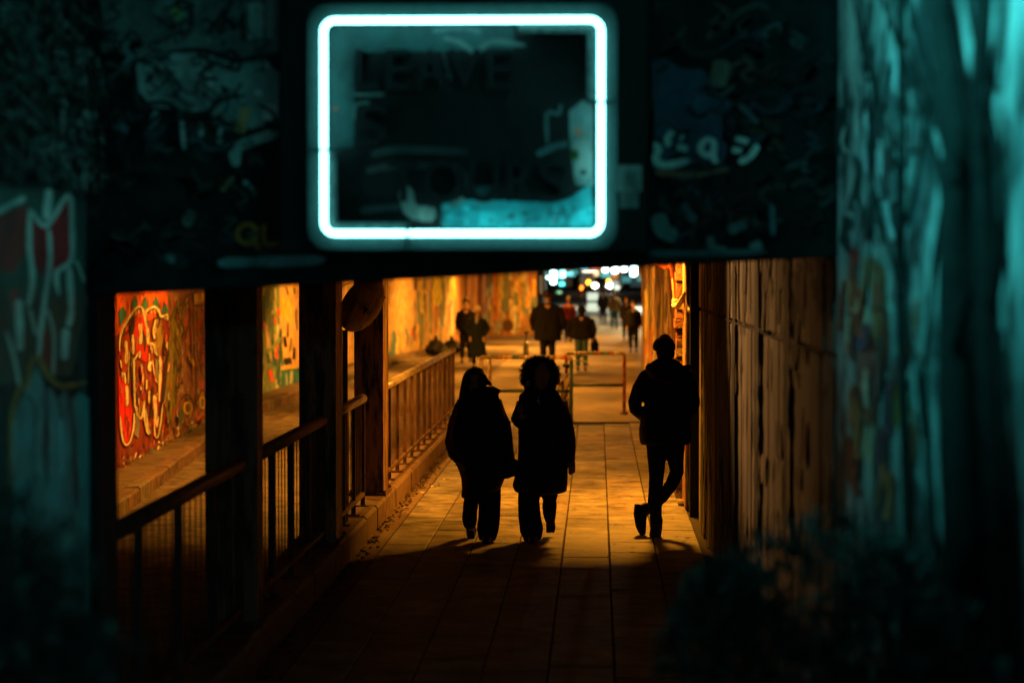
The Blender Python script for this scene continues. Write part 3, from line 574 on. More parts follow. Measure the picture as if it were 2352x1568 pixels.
# rounded neon tube, flat strips added to give its halo, joints
def rrect(x0, y0, x1, y1, r, Y, n=8):
    pts = []
    for (cx, cy, a0) in ((x1 - r, y0 + r, -90), (x1 - r, y1 - r, 0), (x0 + r, y1 - r, 90), (x0 + r, y0 + r, 180)):
        for k in range(n + 1):
            a = R(a0 + 90 * k / n); pts.append((cx + r * math.cos(a), cy + r * math.sin(a)))
    return pts
YN = 9.60
M_neon = mat('neon_tube_glow', (.9, 1, 1), emit=(.28, 1, 1), es=8, rough=.3)
base = rrect(743, 48, 1380, 536, 26, YN)
mb = MB(); pts = []
for i in range(len(base)):
    a, b = base[i], base[(i + 1) % len(base)]; m_ = max(1, int(math.hypot(b[0] - a[0], b[1] - a[1]) / 30))
    for j in range(m_): pts.append(P(a[0] + (b[0] - a[0]) * j / m_, a[1] + (b[1] - a[1]) * j / m_, YN))
mb.tube(pts, .0125, n=12, closed=True); mb.build('neon_tube', M_neon, ng, smooth=True)
M_halo_clip = mat('halo_and_clip', (.025, .06, .058), rough=.5, var=.15, scale=30)  # dim teal of the added halo band; the tube clips share it
M_halo_rib = mat('ribbed_halo', (.06, .11, .105), rough=.5, var=.5, scale=60)
def band(outer, inner, Y, name, m):
    mb = MB(); n = len(outer); mb.add([P(*p, Y) for p in outer] + [P(*p, Y) for p in inner] + [P(*p, Y + .02) for p in outer] + [P(*p, Y + .02) for p in inner], [(i, (i + 1) % n, n + (i + 1) % n, n + i) for i in range(n)] + [(i, 2 * n + i, 2 * n + (i + 1) % n, (i + 1) % n) for i in range(n)] + [(n + i, n + (i + 1) % n, 3 * n + (i + 1) % n, 3 * n + i) for i in range(n)]); return mb.build(name, m, ng)
band(rrect(706, 11, 1417, 573, 46, 0), rrect(743, 48, 1380, 536, 26, 0), YN + .035, 'halo_band', M_halo_clip)
for (x0, y0, x1, y1) in ((1190, 48, 1385, 78), (1347, 78.5, 1380, 236), (744, 346, 772, 510), (744, 510.5, 935, 536)):
    mb = MB(); A = P(x0, y1, YN + .03); B = P(x1, y0, YN + .03); mb.box(A.x, B.x, YN + .03, YN + .05, A.z, B.z)
    for k in range(int((x1 - x0) / 6) if (x1 - x0) > (y1 - y0) else int((y1 - y0) / 6)):
        if (x1 - x0) > (y1 - y0):
            p = P(x0 + 3 + k * 6, (y0 + y1) / 2, YN + .027); mb.box(p.x - .0022, p.x + .0022, YN + .024, YN + .03 - .0005, A.z + .002, B.z - .002)
        else:
            p = P((x0 + x1) / 2, y0 + 3 + k * 6, YN + .027); mb.box(A.x + .002, B.x - .002, YN + .024, YN + .03 - .0005, p.z - .0022, p.z + .0022)
    mb.build('ribbed_halo', M_halo_rib, ng)
for (x, y, h) in ((743, 345, 1), (1380, 236, 1), (935, 536, 0)):
    p = P(x, y, YN); mb = MB()
    if h: mb.box(p.x - .058, p.x + .058, YN - .012, YN + .055, p.z - .004, p.z + .004)
    else: mb.box(p.x - .004, p.x + .004, YN - .012, YN + .055, p.z - .066, p.z + .05)
    mb.build('tube_clip', M_halo_clip, ng)
    mb = MB(); mb.tube([p - Vector((0, 0, .005)), p + Vector((0, 0, .005))] if h else [p - Vector((.005, 0, 0)), p + Vector((.005, 0, 0))], .0165, n=12); mb.build('tube_joint', M_black, ng)
mb = MB(); mb.tube([P(935, 545, YN + .02), P(936, 575, YN + .03), P(960, 596, YB - .02), P(1010, 588, YB - .01), P(1040, 570, YB - .006)], .005, n=6); mb.build('power_cable', M_black, ng)
# notices stuck beside the neon
st = thing('paper_notice', 'pale printed notices stuck on the dark box right of the neon frame', 'notice', tuple(P(1445, 478, YB)))
a = P(1416, 440, YB); b = P(1474, 380, YB); mb = MB(); mb.box(a.x, b.x, YB - .006, YB - .001, a.z, b.z); sh = mb.build('sheet', mat('notice_paper', (.42, .48, .45), var=.3, scale=12), st)
a = P(1424, 478, YB); b = P(1466, 441, YB); mb = MB(); mb.box(a.x, b.x, YB - .005, YB - .0012, a.z, b.z); mb.build('sheet', mat('notice_paper_dark', (.25, .32, .30), var=.3, scale=12), st)
for k in range(7):
    p = P(1437, 396 + k * 6, YB - .008); q = P(1468 - (k % 3) * 4, 396 + k * 6, YB - .008); mb = MB(); mb.box(p.x, q.x, YB - .008, YB - .0065, p.z - .0018, p.z + .0018); mb.build('print_line', mat('print_ink', (.10, .14, .14)), st)

# ------------------------------------------------------------------ posts along the railing
def post(name, label, Y0, Y1, px0, px1):
    x1 = -2.105; wdt = (px1 - px0) / F * Y0
    t = thing(name, label, 'post', (x1 - wdt / 2, Y0, .2), 'steel posts along the railing')
    xa = x1 - wdt
    mb = MB(); mb.box(xa, x1, Y0, Y0 + .025, .22, 3.13); mb.build('front_flange', M_post, t)
    mb = MB(); mb.box(xa, x1, Y1 - .025, Y1, .22, 3.13); mb.build('rear_flange', M_post, t)
    mb = MB(); mb.box(xa + .02, x1 - .004, Y0 + .025, Y1 - .025, .22, 3.13); mb.build('web', M_post, t)
    mb = MB(); mb.box(xa - .06, x1 + .03, Y0 - .05, Y1 + .05, .19, .223); mb.build('base_plate', M_steel, t)
    for (dx, dy) in ((xa - .035, Y0 - .025), (x1 + .012, Y0 - .025), (x1 + .012, Y1 + .025)):
        mb = MB(); mb.tube([(dx, dy, .222), (dx, dy, .25)], .014, n=6); mb.build('bolt', M_steel, t)
    return t
post('steel_post', 'nearest and widest dark steel post, left of the red graffiti opening', 14.9, 15.15, 470, 592)
post('steel_post', 'second dark steel post, between the green graffiti gap and the round mirror', 19.4, 19.9, 684, 769)
post('steel_post', 'farthest dark steel post with a lit scarred edge right of the round mirror', 23.7, 24.3, 813, 880)
# ------------------------------------------------------------------ railings, one per bay
RX = -2.2
def railing(label, Ya, Yb, np, rm=None):
    t = thing('railing', label, 'railing', (RX, Ya, .2), 'railing bays beside the footpath')
    zt = 1.235
    mb = MB(); pts = [(RX, Ya, zt - .03), (RX, Yb, zt - .03)]
    mb.box(RX - .035, RX + .035, Ya, Yb, zt - .055, zt - .02); mb.build('rail_web', M_steel, t)
    mb = MB(); mb.tube([(RX, Ya, zt - .022), (RX, Yb, zt - .022)], [.045, .045], n=10); mb.build('top_rail', rm or M_rail, t, smooth=True)
    mb = MB(); mb.box(RX - .02, RX + .02, Ya, Yb, .30, .335); mb.build('bottom_rail', M_steel, t)
    step = (Yb - Ya) / np
    barm = MB(); barm.tube([(0, 0, .336), (0, 0, zt - .056)], .0045, n=5); bme = barm.mesh('baluster'); bme.materials.append(M_bar)
    for k in range(np + 1):
        y = Ya + k * step; mb = MB(); mb.box(RX - .02, RX + .02, y - .016, y + .016, .20, zt - .057); mb.box(RX - .06, RX + .06, y - .06, y + .06, .196, .212); mb.build('railing_post', M_bar, t)
    for k in range(np):
        y0 = Ya + k * step; nb = 5
        for j in range(nb):
            o = bpy.data.objects.new('baluster', bme); COL.objects.link(o); o.location = (RX, y0 + step * (.17 + .66 * j / (nb - 1)), 0); adopt(o, t)
railing('nearest railing bay, almost black, below the red graffiti opening', 10.4, 14.8, 4, M_bar)  # shade of this bay put into a darker top rail
railing('second railing bay, dark, below the green graffiti gap', 15.25, 19.3, 4, M_steel)  # top rail darker than in the lit bays, for the shade here
railing('short third railing bay below the round mirror', 20.0, 22.6, 3)
railing('long brown lit railing running beside the walking couple', 24.45, 36.9, 12)

# ------------------------------------------------------------------ round traffic mirror seen from behind, on its pole
mc = P(834, 702, 21.2)
tm = thing('traffic_mirror', 'round rusty back of a traffic mirror on a pole between the posts', 'mirror', (gx(791, 21.2), 21.2, .2))
prof = [(0, .038), (.08, .037), (.15, .031), (.21, .018), (.243, .0), (.262, -.012), (.262, -.03), (.235, -.035), (0, -.03)]
mbk, mbr = MB(), MB()
def lathe(prof, n=40):
    vs = []; fs = []
    for (r, z) in prof:
        for k in range(n): q = 2 * math.pi * k / n; vs.append((r * math.cos(q), r * math.sin(q), z))
    for i in range(len(prof) - 1):
        for k in range(n): fs.append((i * n + k, i * n + (k + 1) % n, (i + 1) * n + (k + 1) % n, (i + 1) * n + k))
    return vs, fs
nrm = Vector((.72, -.55, -.42)).normalized()
Q = nrm.to_track_quat('Z', 'Y').to_matrix().to_4x4(); Q.translation = mc
for mbx, pr in ((mbk, [(.0005, .038)] + prof[1:5]), (mbr, prof[4:8] + [(.0005, -.03)])):
    vs, fs = lathe(pr); mbx.add([Q @ Vector(v) for v in vs], fs)
M_mir = mat('rusty_mirror_back', (.5, .27, .14), rough=.55, col2=(.045, .03, .022), scale=7, stretch=(1, 1, .6), bump=.4, bscale=30)
mbk.build('mirror_back', M_mir, tm, smooth=True); mbr.build('rim', M_mir, tm, smooth=True)
px_ = gx(791, 21.2)
mb = MB(); mb.tube([(px_, 21.2, .2), (px_, 21.2, gz(758, 21.2))], .024, n=10); mb.build('pole', M_steel, tm, smooth=True)
mb = MB(); mb.tube([(px_, 21.2, gz(765, 21.2)), (px_ + .06, 21.25, gz(740, 21.2)), mc + nrm * .06], .015, n=8)
mb.build('bracket', M_steel, tm)
mb = MB(); mb.tube([P(782, 658, 20.6), mc + Vector((-.12, 0, .2))], .005, n=6); mb.build('stay_wire', M_steel, tm)
for k in range(5):
    q = k * 1.256 + .3; c = Q @ Vector((.251 * math.cos(q), .251 * math.sin(q), -.004)); mb = MB(); mb.ball(c, .011, n=8, m=5); mb.build('screw', M_steel, tm)

# ------------------------------------------------------------------ right side beyond the wall end
M_brick = mat('crumbling_pilaster', (.20, .08, .05), rough=.9, col2=(.06, .03, .025), scale=6, bump=1.0, bscale=22)
pl = thing('brick_pilaster', 'rough dark pilaster with crumbling foot behind the leaning man', 'pilaster', (.9, 25.6, 0))
xa, xb = gx(1553, 25.6), gx(1580, 25.6)
nC = 34
for k in range(nC):
    z0 = k * .1; mb = MB(); mb.box(xa + random.uniform(-.012, .01), 1.2, 25.6 + random.uniform(-.012, .008), 26.2, z0 + .004, z0 + .096, j=.004); mb.build('brick_course', M_brick if k % 5 else M_plinth, pl)
mb = MB(); mb.box(xa + .02, 1.19, 25.62, 26.19, 0, 3.4); mb.build('mortar_core', M_joint, pl)
mb = MB()
for i in range(16):
    r = random.uniform(.02, .06); mb.ball((gx(1572, 25) + random.uniform(-.06, .05), 24.8 + random.uniform(-.1, .3), r * .5), (r, r * 1.1, r * .7), n=6, m=4)
mb.build('rubble', M_plinth, pl)
bd = thing('painted_board', 'upright painted board with teal scrawl beside the end of the concrete wall', 'board', (.93, 24.4, 0))
mb = MB(); mb.box(gx(1574, 24.4), gx(1576, 24.4) , 24.4, 25.2, .02, 3.3); mb.box(gx(1576, 24.4), gx(1584, 24.4), 24.35, 24.40, .02, 3.3)
M_board = mat('peeling_board_paint', (.52, .28, .13), rough=.7, col2=(.14, .07, .05), scale=5, stretch=(3, 3, .4), bump=.4, thr=(.4, .6))
mb.build('board', M_board, bd)
Sb = Surf(lambda x, y: P(x, y, 24.35), (0, -1, 0), bd)
for pts, wd, c in [([(1577, 780), (1581, 830), (1577, 900)], 3, (.2, .5, .5)), ([(1579, 1010), (1577, 1060), (1580, 1110), (1582, 1160)], 3, (.2, .5, .5)), ([(1576, 1000), (1580, 1040)], 4, (.6, .05, .04)), ([(1578, 700), (1580, 760)], 4, (.6, .45, .25))]: stroke(Sb, I0, pts, wd, paint(c), 'graffiti_stroke')
mb = MB(); mb.box(gx(1585, 23.8), 1.25, 23.8, 23.9, -.02, 3.42); jm = tag(mb.build('wall_jamb', M_black), 'black recessed jamb between painted board and concrete wall', 'jamb')
dp = thing('drain_pipe', 'orange lit pipe with elbow strapped to the pilaster top', 'pipe', tuple(P(1557, 700, 25)))
M_pipe = mat('pale_pipe', (.55, .40, .25), rough=.5, var=.4, scale=12)
mb = MB(); mb.tube([P(1550, 686, 25.2), P(1549, 702, 25.2)], .03, n=8); mb.tube([P(1549, 701, 25.2), P(1556, 703, 25.1), P(1578, 672, 24.3)], [.034, .032, .03], n=8); mb.build('elbow', M_pipe, dp, smooth=True)
mb = MB(); mb.tube([P(1579, 600, 24.3), P(1579, 690, 24.3), P(1583, 713, 24.2), P(1594, 718, 24.0)], .022, n=8); mb.build('down_pipe', M_pipe, dp, smooth=True)
mb = MB(); mb.tube([P(1538, 596, 25.3), P(1545, 640, 25.3), P(1549, 690, 25.2)], .02, n=6); mb.build('feed_pipe', mat('red_conduit', (.5, .10, .05), rough=.5), dp)
cb = thing('cable_bundle', 'loose red and orange cables bunched under the bridge at top right', 'cables', tuple(P(1515, 612, 27)))
for k in range(8):
    mb = MB(); mb.tube([P(1498 + k * 3, 594, 27 + k * .1), P(1506 + k * 4.2, 607, 27), P(1528 + k * 2.4, 618 - (k % 3) * 2, 26.6), P(1540, 612 - k * 2, 26)], .012, n=5); mb.build('cable', mat('cable_red_%d' % (k % 2), [(.45, .07, .03), (.35, .16, .06)][k % 2], rough=.5), cb)
rf = thing('streaked_wall', 'orange lit streaky wall running deeper on the right behind the leaning man', 'wall', (1.0, 27, 0))
RW = [(26.2, .96), (30, .97), (40, .99), (52, 1.04), (62, 1.17)]
mb = MB(); vs = []
for (y, x) in RW: vs += [(x, y, -.1), (x, y, 3.42), (x + .5, y, -.1), (x + .5, y, 3.42)]
fs = [(0, 1, 3, 2), (16, 18, 19, 17)]
for i in range(4):
    a = 4 * i; b = a + 4; fs += [(a, a + 1, b + 1, b), (b + 2, b + 3, a + 3, a + 2), (a + 1, a + 3, b + 3, b + 1)]
mb.add(vs, fs); mb.build('wall', mat('streaky_wall_ground', (.60, .38, .2), rough=.75, col2=(.13, .08, .05), scale=2.2, stretch=(1, 3, .3), bump=.3, thr=(.4, .6)), rf)
def rwfn(x, y):
    m = (x - VX) / F
    for (a, b) in zip(RW, RW[1:]):
        s = (b[1] - a[1]) / (b[0] - a[0]); Y = (a[1] - s * a[0]) / (m - s)
        if a[0] - .01 <= Y <= b[0] + .01: return Vector((m * Y, Y, gz(y, Y)))
    return Vector((.97, max(26.2, min(62, .97 / m)), gz(y, .97 / m)))
S7 = Surf(rwfn, (-1, -.02, 0), rf)
for i in range(110):
    x = random.uniform(1482, 1548); y = random.uniform(600, 1000)
    stroke(S7, I0, [(x, y), (x + random.uniform(-1, 1), y + random.uniform(20, 160))], random.uniform(1.2, 5), paint(random.choice([(.75, .4, .1), (.7, .5, .25), (.25, .22, .16), (.10, .08, .06), (.8, .55, .15), (.55, .2, .08), (.3, .34, .3), (.65, .3, .1)])), 'graffiti_stroke', sub=4)
ep = thing('end_pillar', 'brown pillar with spreading head at the far right tunnel mouth', 'pillar', (1.17, 62.2, 0))
mb = MB(); mb.box(gx(1475, 62), gx(1484, 62) + .3, 62.02, 62.6, -.05, 3.42); mb.build('shaft', mat('pillar_brown', (.32, .17, .09), rough=.8, var=.5, scale=3, stretch=(1, 1, .4)), ep)
mb = MB(); mb.loft([((1.28, 62.3, 2.05), .13, .3), ((1.28, 62.3, 2.3), .16, .34), ((1.30, 62.3, 2.6), .26, .4), ((1.30, 62.3, 3.4), .3, .4)], n=12); mb.build('head', M_plinth, ep)

# ------------------------------------------------------------------ sodium lamps under the deck (above the picture's top edge), each with an added baffle that keeps light off the near paving
def lamp(x, y, z, power, label, baffle=.2, sz=.16, col=SODIUM):
    t = thing('ceiling_lamp', label, 'lamp', (x, y, z), 'sodium lamps under the deck')
    mb = MB(); mb.box(x - .3, x + .3, y - .12, y + .12, z + .02, z + .10); mb.box(x - .02, x + .02, y - .02, y + .02, z + .1, 3.43); mb.build('housing', M_steel, t)
    mb = MB(); mb.box(x - .26, x + .26, y - .09, y + .09, z + .008, z + .0195); mb.build('diffuser', mat('sodium_glass', (.9, .7, .4), emit=SODIUM, es=12), t)
    if baffle:
        mb = MB(); mb.box(x - .5, x + .5, y - .30, y - .285, z - baffle, z + .12); mb.build('baffle', M_steel, t)
    l = bpy.data.lights.new('lamp_light', 'AREA'); l.shape = 'RECTANGLE'; l.size = .5; l.size_y = sz; l.energy = power; l.color = col
    lo = bpy.data.objects.new('lamp_light', l); COL.objects.link(lo); lo.location = (x, y, z); adopt(lo, t)
ORD = ['second', 'third', 'fourth', 'fifth', 'sixth', 'seventh', 'eighth', 'ninth']
lamp(.42, 25.4, 3.0, 430, 'first lit sodium lamp above the path behind the couple', baffle=.185, col=(1.0, .345, .02))
for i, (y, x, p) in enumerate([(34.8, -.6, 90), (43.5, -.7, 230), (51, -.8, 200), (63.5, -1.0, 330), (73.5, -1.2, 330), (84, -1.2, 330), (92.5, .2, 330)]):
    lamp(x, y, 3.0, p, '%s sodium lamp above the path counting inwards from the couple' % ORD[i], baffle=.12)
for i, (y, x, p) in enumerate([(26.6, -3.5, 200), (31.2, -3.7, 230), (39.5, -3.9, 270), (48.5, -4.0, 330), (56.5, -4.0, 520), (67, -2.9, 470), (77.5, -2.4, 560)]):
    lamp(x, y, 3.0, p, '%s sodium lamp above the road counting inwards from the bridge girder' % (['first'] + ORD)[i], baffle=.185)
# added unseen spot that lights the concrete wall and spares the paving
t = thing('added_wall_washer', 'added shielded spot under the deck brightening the concrete wall at right', 'lamp', (-1.9, 21.0, 3.2))
mb = MB(); mb.tube([(-1.96, 21.1, 3.24), (-1.78, 20.82, 3.13)], [.07, .10], n=12, cap=False); mb.tube([(-1.96, 21.1, 3.24), (-1.96, 21.1, 3.43)], .02, n=6); mb.build('shade', M_steel, t)
l = bpy.data.lights.new('lamp_light', 'SPOT'); l.energy = 900; l.color = (1.0, .46, .13); l.spot_size = R(38); l.spot_blend = .9; l.shadow_soft_size = .05
lo = bpy.data.objects.new('lamp_light', l); COL.objects.link(lo); lo.location = (-1.80, 20.86, 3.15)
lo.rotation_euler = (Vector((.986, 16.2, 2.15)) - Vector(lo.location)).to_track_quat('-Z', 'Y').to_euler(); adopt(lo, t)

# ------------------------------------------------------------------ chicane barriers
M_tube = mat('stickered_barrier_tube', (.6, .4, .2), rough=.5, col2=(.22, .17, .1), scale=16, thr=(.42, .58))
M_tubr = mat('red_barrier_paint', (.30, .07, .04), rough=.5, var=.4, scale=9)
M_tubg = mat('dark_green_rail', (.03, .07, .055), rough=.5, var=.4, scale=9)
def arc(c, r, a0, a1, n=6): return [c + Vector((r * math.cos(R(a0 + (a1 - a0) * k / n)), 0, r * math.sin(R(a0 + (a1 - a0) * k / n)))) for k in range(n + 1)]
def barrier(label, xa, xb, Y, ztop, zmid, redL, redR, ret=0):
    t = thing('chicane_barrier', label, 'barrier', ((xa + xb) / 2, Y, 0), 'tube barriers across the path')
    r = .05; rr = .03
    mb = MB(); mb.tube(arc(Vector((xa + r, Y, ztop - r)), r, 180, 90) + arc(Vector((xb - r, Y, ztop - r)), r, 90, 0), rr, n=8); mb.build('top_tube', M_tube, t, smooth=True)
    for x, m in ((xa, redL), (xb, redR)):
        mb = MB(); mb.tube([(x, Y, -.03), (x, Y, ztop - r - .0)], rr, n=8); mb.build('leg', m, t, smooth=True)
        mb = MB(); mb.tube([(x, Y, -.02), (x, Y, .012)], .07, n=10); mb.build('foot_plate', M_steel, t)
    mb = MB(); mb.tube([(xa, Y, zmid), (xb, Y, zmid)], rr * .85, n=8); mb.build('middle_tube', M_tubg, t, smooth=True)
    if ret:
        mb = MB(); mb.tube([(xa + .02, Y, ztop - .02), (xa + .1, Y + ret, ztop - .02)], rr, n=8); mb.tube([(xa + .1, Y + ret, ztop - .02), (xa + .1, Y + ret, -.02)], rr, n=8); mb.build('return_tube', M_tube, t, smooth=True)
    for k in range(14):
        x = random.uniform(xa + .1, xb - .1); mb = MB(); mb.tube([(x, Y, ztop), (x + random.uniform(.02, .07), Y, ztop)], rr + .003, n=8); mb.build('sticker_wrap', paint(random.choice([(.7, .5, .2), (.6, .06, .04), (.15, .35, .3), (.8, .7, .55), (.7, .35, .05)])), t)
Ya = 37.2; Yb2 = 41.2
barrier('nearer tube barrier behind the two walking women', gx(1103, Ya), gx(1312, Ya), Ya, gz(820, Ya), gz(898, Ya), M_tube, M_tubg, ret=1.0)
barrier('farther tube barrier with red legs, left of the leaning man', gx(1301, Yb2), gx(1434, Yb2), Yb2, gz(811, Yb2), gz(884, Yb2), M_tubr, M_tubr)
mb = MB(); mb.box(-2.06, .98, 38.52, 38.62, -.03, .01); mb.build('edge_strip', M_joint, path)

# ------------------------------------------------------------------ bicycles
M_tyre = mat('bicycle_tyre', (.02, .02, .02), rough=.8); M_frame = mat('bicycle_frame', (.05, .05, .055), rough=.35, spec=.6); M_chrome = mat('bicycle_metal', (.45, .43, .4), rough=.35, metal=.9)
def bicycle(name, label, loc, rz, framem, lean=0):
    t = thing(name, label, 'bicycle', (0, 0, 0))
    def wheel(y):
        mb = MB(); n = 32; mb.tube([(0, y + .33 * math.cos(2 * math.pi * k / n), .345 + .33 * math.sin(2 * math.pi * k / n)) for k in range(n)], .021, n=6, closed=True)
        wh = mb.build('wheel', M_tyre, t, smooth=True)
        mb = MB(); mb.tube([(0, y + .302 * math.cos(2 * math.pi * k / n), .345 + .302 * math.sin(2 * math.pi * k / n)) for k in range(n)], .011, n=5, closed=True); mb.build('rim', M_chrome, wh)
        mb = MB()
        for k in range(16): q = math.pi * 2 * k / 16; mb.tube([(.02 * (-1) ** k, y, .345), (0, y + .3 * math.cos(q), .345 + .3 * math.sin(q))], .0016, n=3)
        mb.tube([(-.05, y, .345), (.05, y, .345)], .02, n=8); mb.build('spokes', M_chrome, wh)
    wheel(-.52); wheel(.53)
    mb = MB()
    for a, b in (((0, -.02, .29), (0, -.17, .80)), ((0, -.02, .29), (0, .36, .74)), ((0, -.14, .76), (0, .35, .80)), ((0, .33, .92), (0, .385, .66))): mb.tube([a, b], .017, n=7)
    for s in (-.06, .06): mb.tube([(s * .4, -.02, .29), (s, -.52, .345)], .009, n=5); mb.tube([(s * .3, -.15, .74), (s, -.52, .345)], .008, n=5); mb.tube([(s * .6, .385, .68), (s, .53, .345)], .011, n=6)
    mb.build('frame', framem, t, smooth=True)
    mb = MB(); mb.tube([(0, .33, .92), (0, .34, 1.0)], .014, n=6); mb.tube([(-.28, .22, .98), (-.22, .33, 1.02), (0, .36, 1.0), (.22, .33, 1.02), (.28, .22, .98)], .013, n=6); mb.build('handlebar', M_chrome, t, smooth=True)
    mb = MB(); mb.tube([(0, -.17, .80), (0, -.19, .90)], .013, n=6); mb.loft([((0, -.2, .90), .05, .11), ((0, -.2, .93), .075, .14), ((0, -.2, .955), .05, .12)], n=12); mb.build('saddle', M_tyre, t, smooth=True)
    mb = MB(); mb.tube([(-.1, -.02, .29), (.1, -.02, .29)], .012, n=6); mb.tube([(.06, -.02, .29), (.06, .08, .16)], .009, n=5); mb.tube([(-.06, -.02, .29), (-.06, -.12, .42)], .009, n=5); mb.box(.06, .15, .05, .11, .15, .17); mb.box(-.15, -.06, -.15, -.09, .41, .43); mb.disc((.05, -.02, .29), (1, 0, 0), .09, n=18, depth=.006); mb.build('crank', M_chrome, t)
    mb = MB(); n = 12; mb.tube([(0, -.52 + .37 * math.cos(R(10 + 150 * k / n)), .345 + .37 * math.sin(R(10 + 150 * k / n))) for k in range(n + 1)], .018, n=5, flat=.4); mb.build('mudguard', framem, t)
    t.location = loc; t.rotation_euler = (0, lean, rz)
    return t
bicycle('bicycle', 'dark bicycle pushed along by the broad backed man in the distance', (gx(1208, 60), 60.2, -.03), R(4), M_frame)
bicycle('bicycle', 'cream bicycle leaning on the tube barriers behind the curly haired woman', (gx(1284, 39.3), 39.3, -.03), R(-8), mat('cream_frame', (.5, .36, .22), rough=.4, var=.3), lean=R(10))

# ------------------------------------------------------------------ people
M_skin = mat('skin', (.36, .2, .13), rough=.55, var=.15, scale=10)
M_skin2 = mat('skin_light', (.45, .27, .19), rough=.55, var=.15, scale=10)
M_coat = mat('black_coat', (.012, .013, .015), rough=.7, var=.4, scale=30, spec=.35, bump=.3, bscale=60)
M_coat2 = mat('charcoal_coat', (.016, .016, .018), rough=.7, var=.4, scale=30, spec=.35, bump=.3, bscale=60)
M_trs = mat('black_trousers', (.012, .012, .014), rough=.9, var=.3, scale=25, spec=.1)
M_jean = mat('dark_jeans', (.018, .026, .032), rough=.9, var=.4, scale=25, spec=.1)
M_hair = mat('dark_hair', (.02, .012, .008), rough=.55, var=.4, scale=40, spec=.4)
M_shoe = mat('black_leather', (.015, .014, .013), rough=.5, var=.3)
M_silver = mat('silver', (.8, .85, .85), rough=.35, metal=.3)
Z3 = lambda zx, zy: (947.5 + .3296 * zx, 775 + .3296 * zy)
def rows(lst, Y, cy=0.0, dep=.15):   # zoom rows (y, left, right[, depth, yoffset]) -> loft rows
    out = []
    for r in lst:
        y, a, b = r[:3]; d = r[3] if len(r) > 3 else dep; oy = r[4] if len(r) > 4 else cy
        x0, py = Z3(a, y); x1, _ = Z3(b, y)
        out.append(((gx((x0 + x1) / 2, Y), Y + oy, gz(py, Y)), max(.004, (x1 - x0) / 2 / F * Y), d))
    return out
def pp(zx, zy, Y, oy=0):
    x, y = Z3(zx, zy); return (gx(x, Y), Y + oy, gz(y, Y))
def head(mb, c, s=1.0, yaw=0):       # a head with brow, nose, lips, chin, ears facing -Y
    c = Vector(c); Rm = Matrix.Rotation(yaw, 3, 'Z')
    def L(x, y, z): return c + Rm @ Vector((x * s, y * s, z * s))
    mb.ball(L(0, .01, .02), (.076 * s, .095 * s, .108 * s), n=16, m=12)
    mb.ball(L(0, -.035, -.055), (.055 * s, .055 * s, .065 * s), n=14, m=10)
    mb.ball(L(0, -.075, -.095), (.026 * s, .022 * s, .022 * s))
    mb.tube([L(0, -.083, .03), L(0, -.108, -.015), L(0, -.095, -.03)], [.008 * s, .014 * s, .012 * s], n=8)
    mb.tube([L(-.022, -.088, -.058), L(0, -.096, -.056), L(.022, -.088, -.058)], .009 * s, n=6)
    mb.tube([L(-.05, -.07, .035), L(0, -.088, .038), L(.05, -.07, .035)], .011 * s, n=6)
    for k in (-1, 1):
        mb.ball(L(.077 * k, .012, -.005), (.012 * s, .022 * s, .032 * s), n=8, m=6)
def hand(mb, wrist, d, s=1.0, curl=.6, side=1):
    w0 = Vector(wrist); d = Vector(d).normalized(); lat = d.cross(Vector((0, 1, 0)))
    if lat.length < .1: lat = Vector((1, 0, 0))
    lat.normalize(); nr = lat.cross(d)
    mb.tube([w0, w0 + d * .045 * s, w0 + d * .09 * s], [.026 * s, .036 * s, .034 * s], n=10, flat=.6)
    for i, L in enumerate((.068, .078, .072, .055)):
        b = w0 + d * .085 * s + lat * (i - 1.5) * .018 * s * side; e1 = b + d * L * .5 * s; e2 = e1 + (d * (1 - curl) + nr * curl).normalized() * L * .5 * s
        mb.tube([b, e1, e2], [.009 * s, .0085 * s, .007 * s], n=6)
    b = w0 + d * .03 * s - lat * .03 * s * side; mb.tube([b, b + (d * .6 - lat * .7 * side).normalized() * .035 * s, b + (d * .9 - lat * .4 * side).normalized() * .065 * s], [.011 * s, .010 * s, .008 * s], n=6)
def shoe(mb, heel, toe, zb=0.0, w_=.045, h=.09):
    heel = Vector(heel); toe = Vector(toe)
    m1 = heel.lerp(toe, .35); m2 = heel.lerp(toe, .75)
    mb.tube([heel + Vector((0, 0, .045)), m1 + Vector((0, 0, .045)), m2 + Vector((0, 0, .035)), toe + Vector((0, 0, .026))], [.04, .044, .044, .024], n=10)
def finish(t, name, mb, vox, m, it=3, wr=0, ws=6):
    return link(name, fuse(mb, vox, it, wr, ws), m, t, True)

# --- left woman: long straight hair, wide dark coat, wide trousers
Y = 21.5
t = thing('person', 'person with long dark hair in a wide black coat, walking at left of the couple', 'person', (gx(Z3(460, 0)[0], Y), Y, 0))
b = MB(); hc = pp(432, 300, Y)
head(b, hc, .98, yaw=R(-6)); b.tube([pp(440, 340, Y, .01), pp(448, 420, Y, .03)], [.05, .06], n=12)
b.loft(rows([(400, 360, 560, .07, .03), (560, 330, 590, .10, .03), (760, 350, 590, .10, .03), (930, 360, 600, .11, .03), (980, 370, 600, .11, .03)], Y))
for s_, pts in ((0, [pp(420, 960, Y, .02), pp(412, 1180, Y, .10), pp(398, 1370, Y, .24)]), (1, [pp(545, 960, Y, 0), pp(535, 1200, Y, -.06), pp(522, 1415, Y, -.08)])): b.tube(pts, [.07, .045, .03], n=12)
for pts, d in (([pp(345, 440, Y, .02), pp(275, 650, Y, .02), pp(330, 830, Y, -.08)], (.3, -.6, -.6)), ([pp(580, 440, Y, .02), pp(660, 640, Y, 0), pp(690, 830, Y, -.04)], (.2, -.2, -1))):
    b.tube(pts, [.05, .042, .03], n=10); hand(b, pts[-1], d, curl=.5)
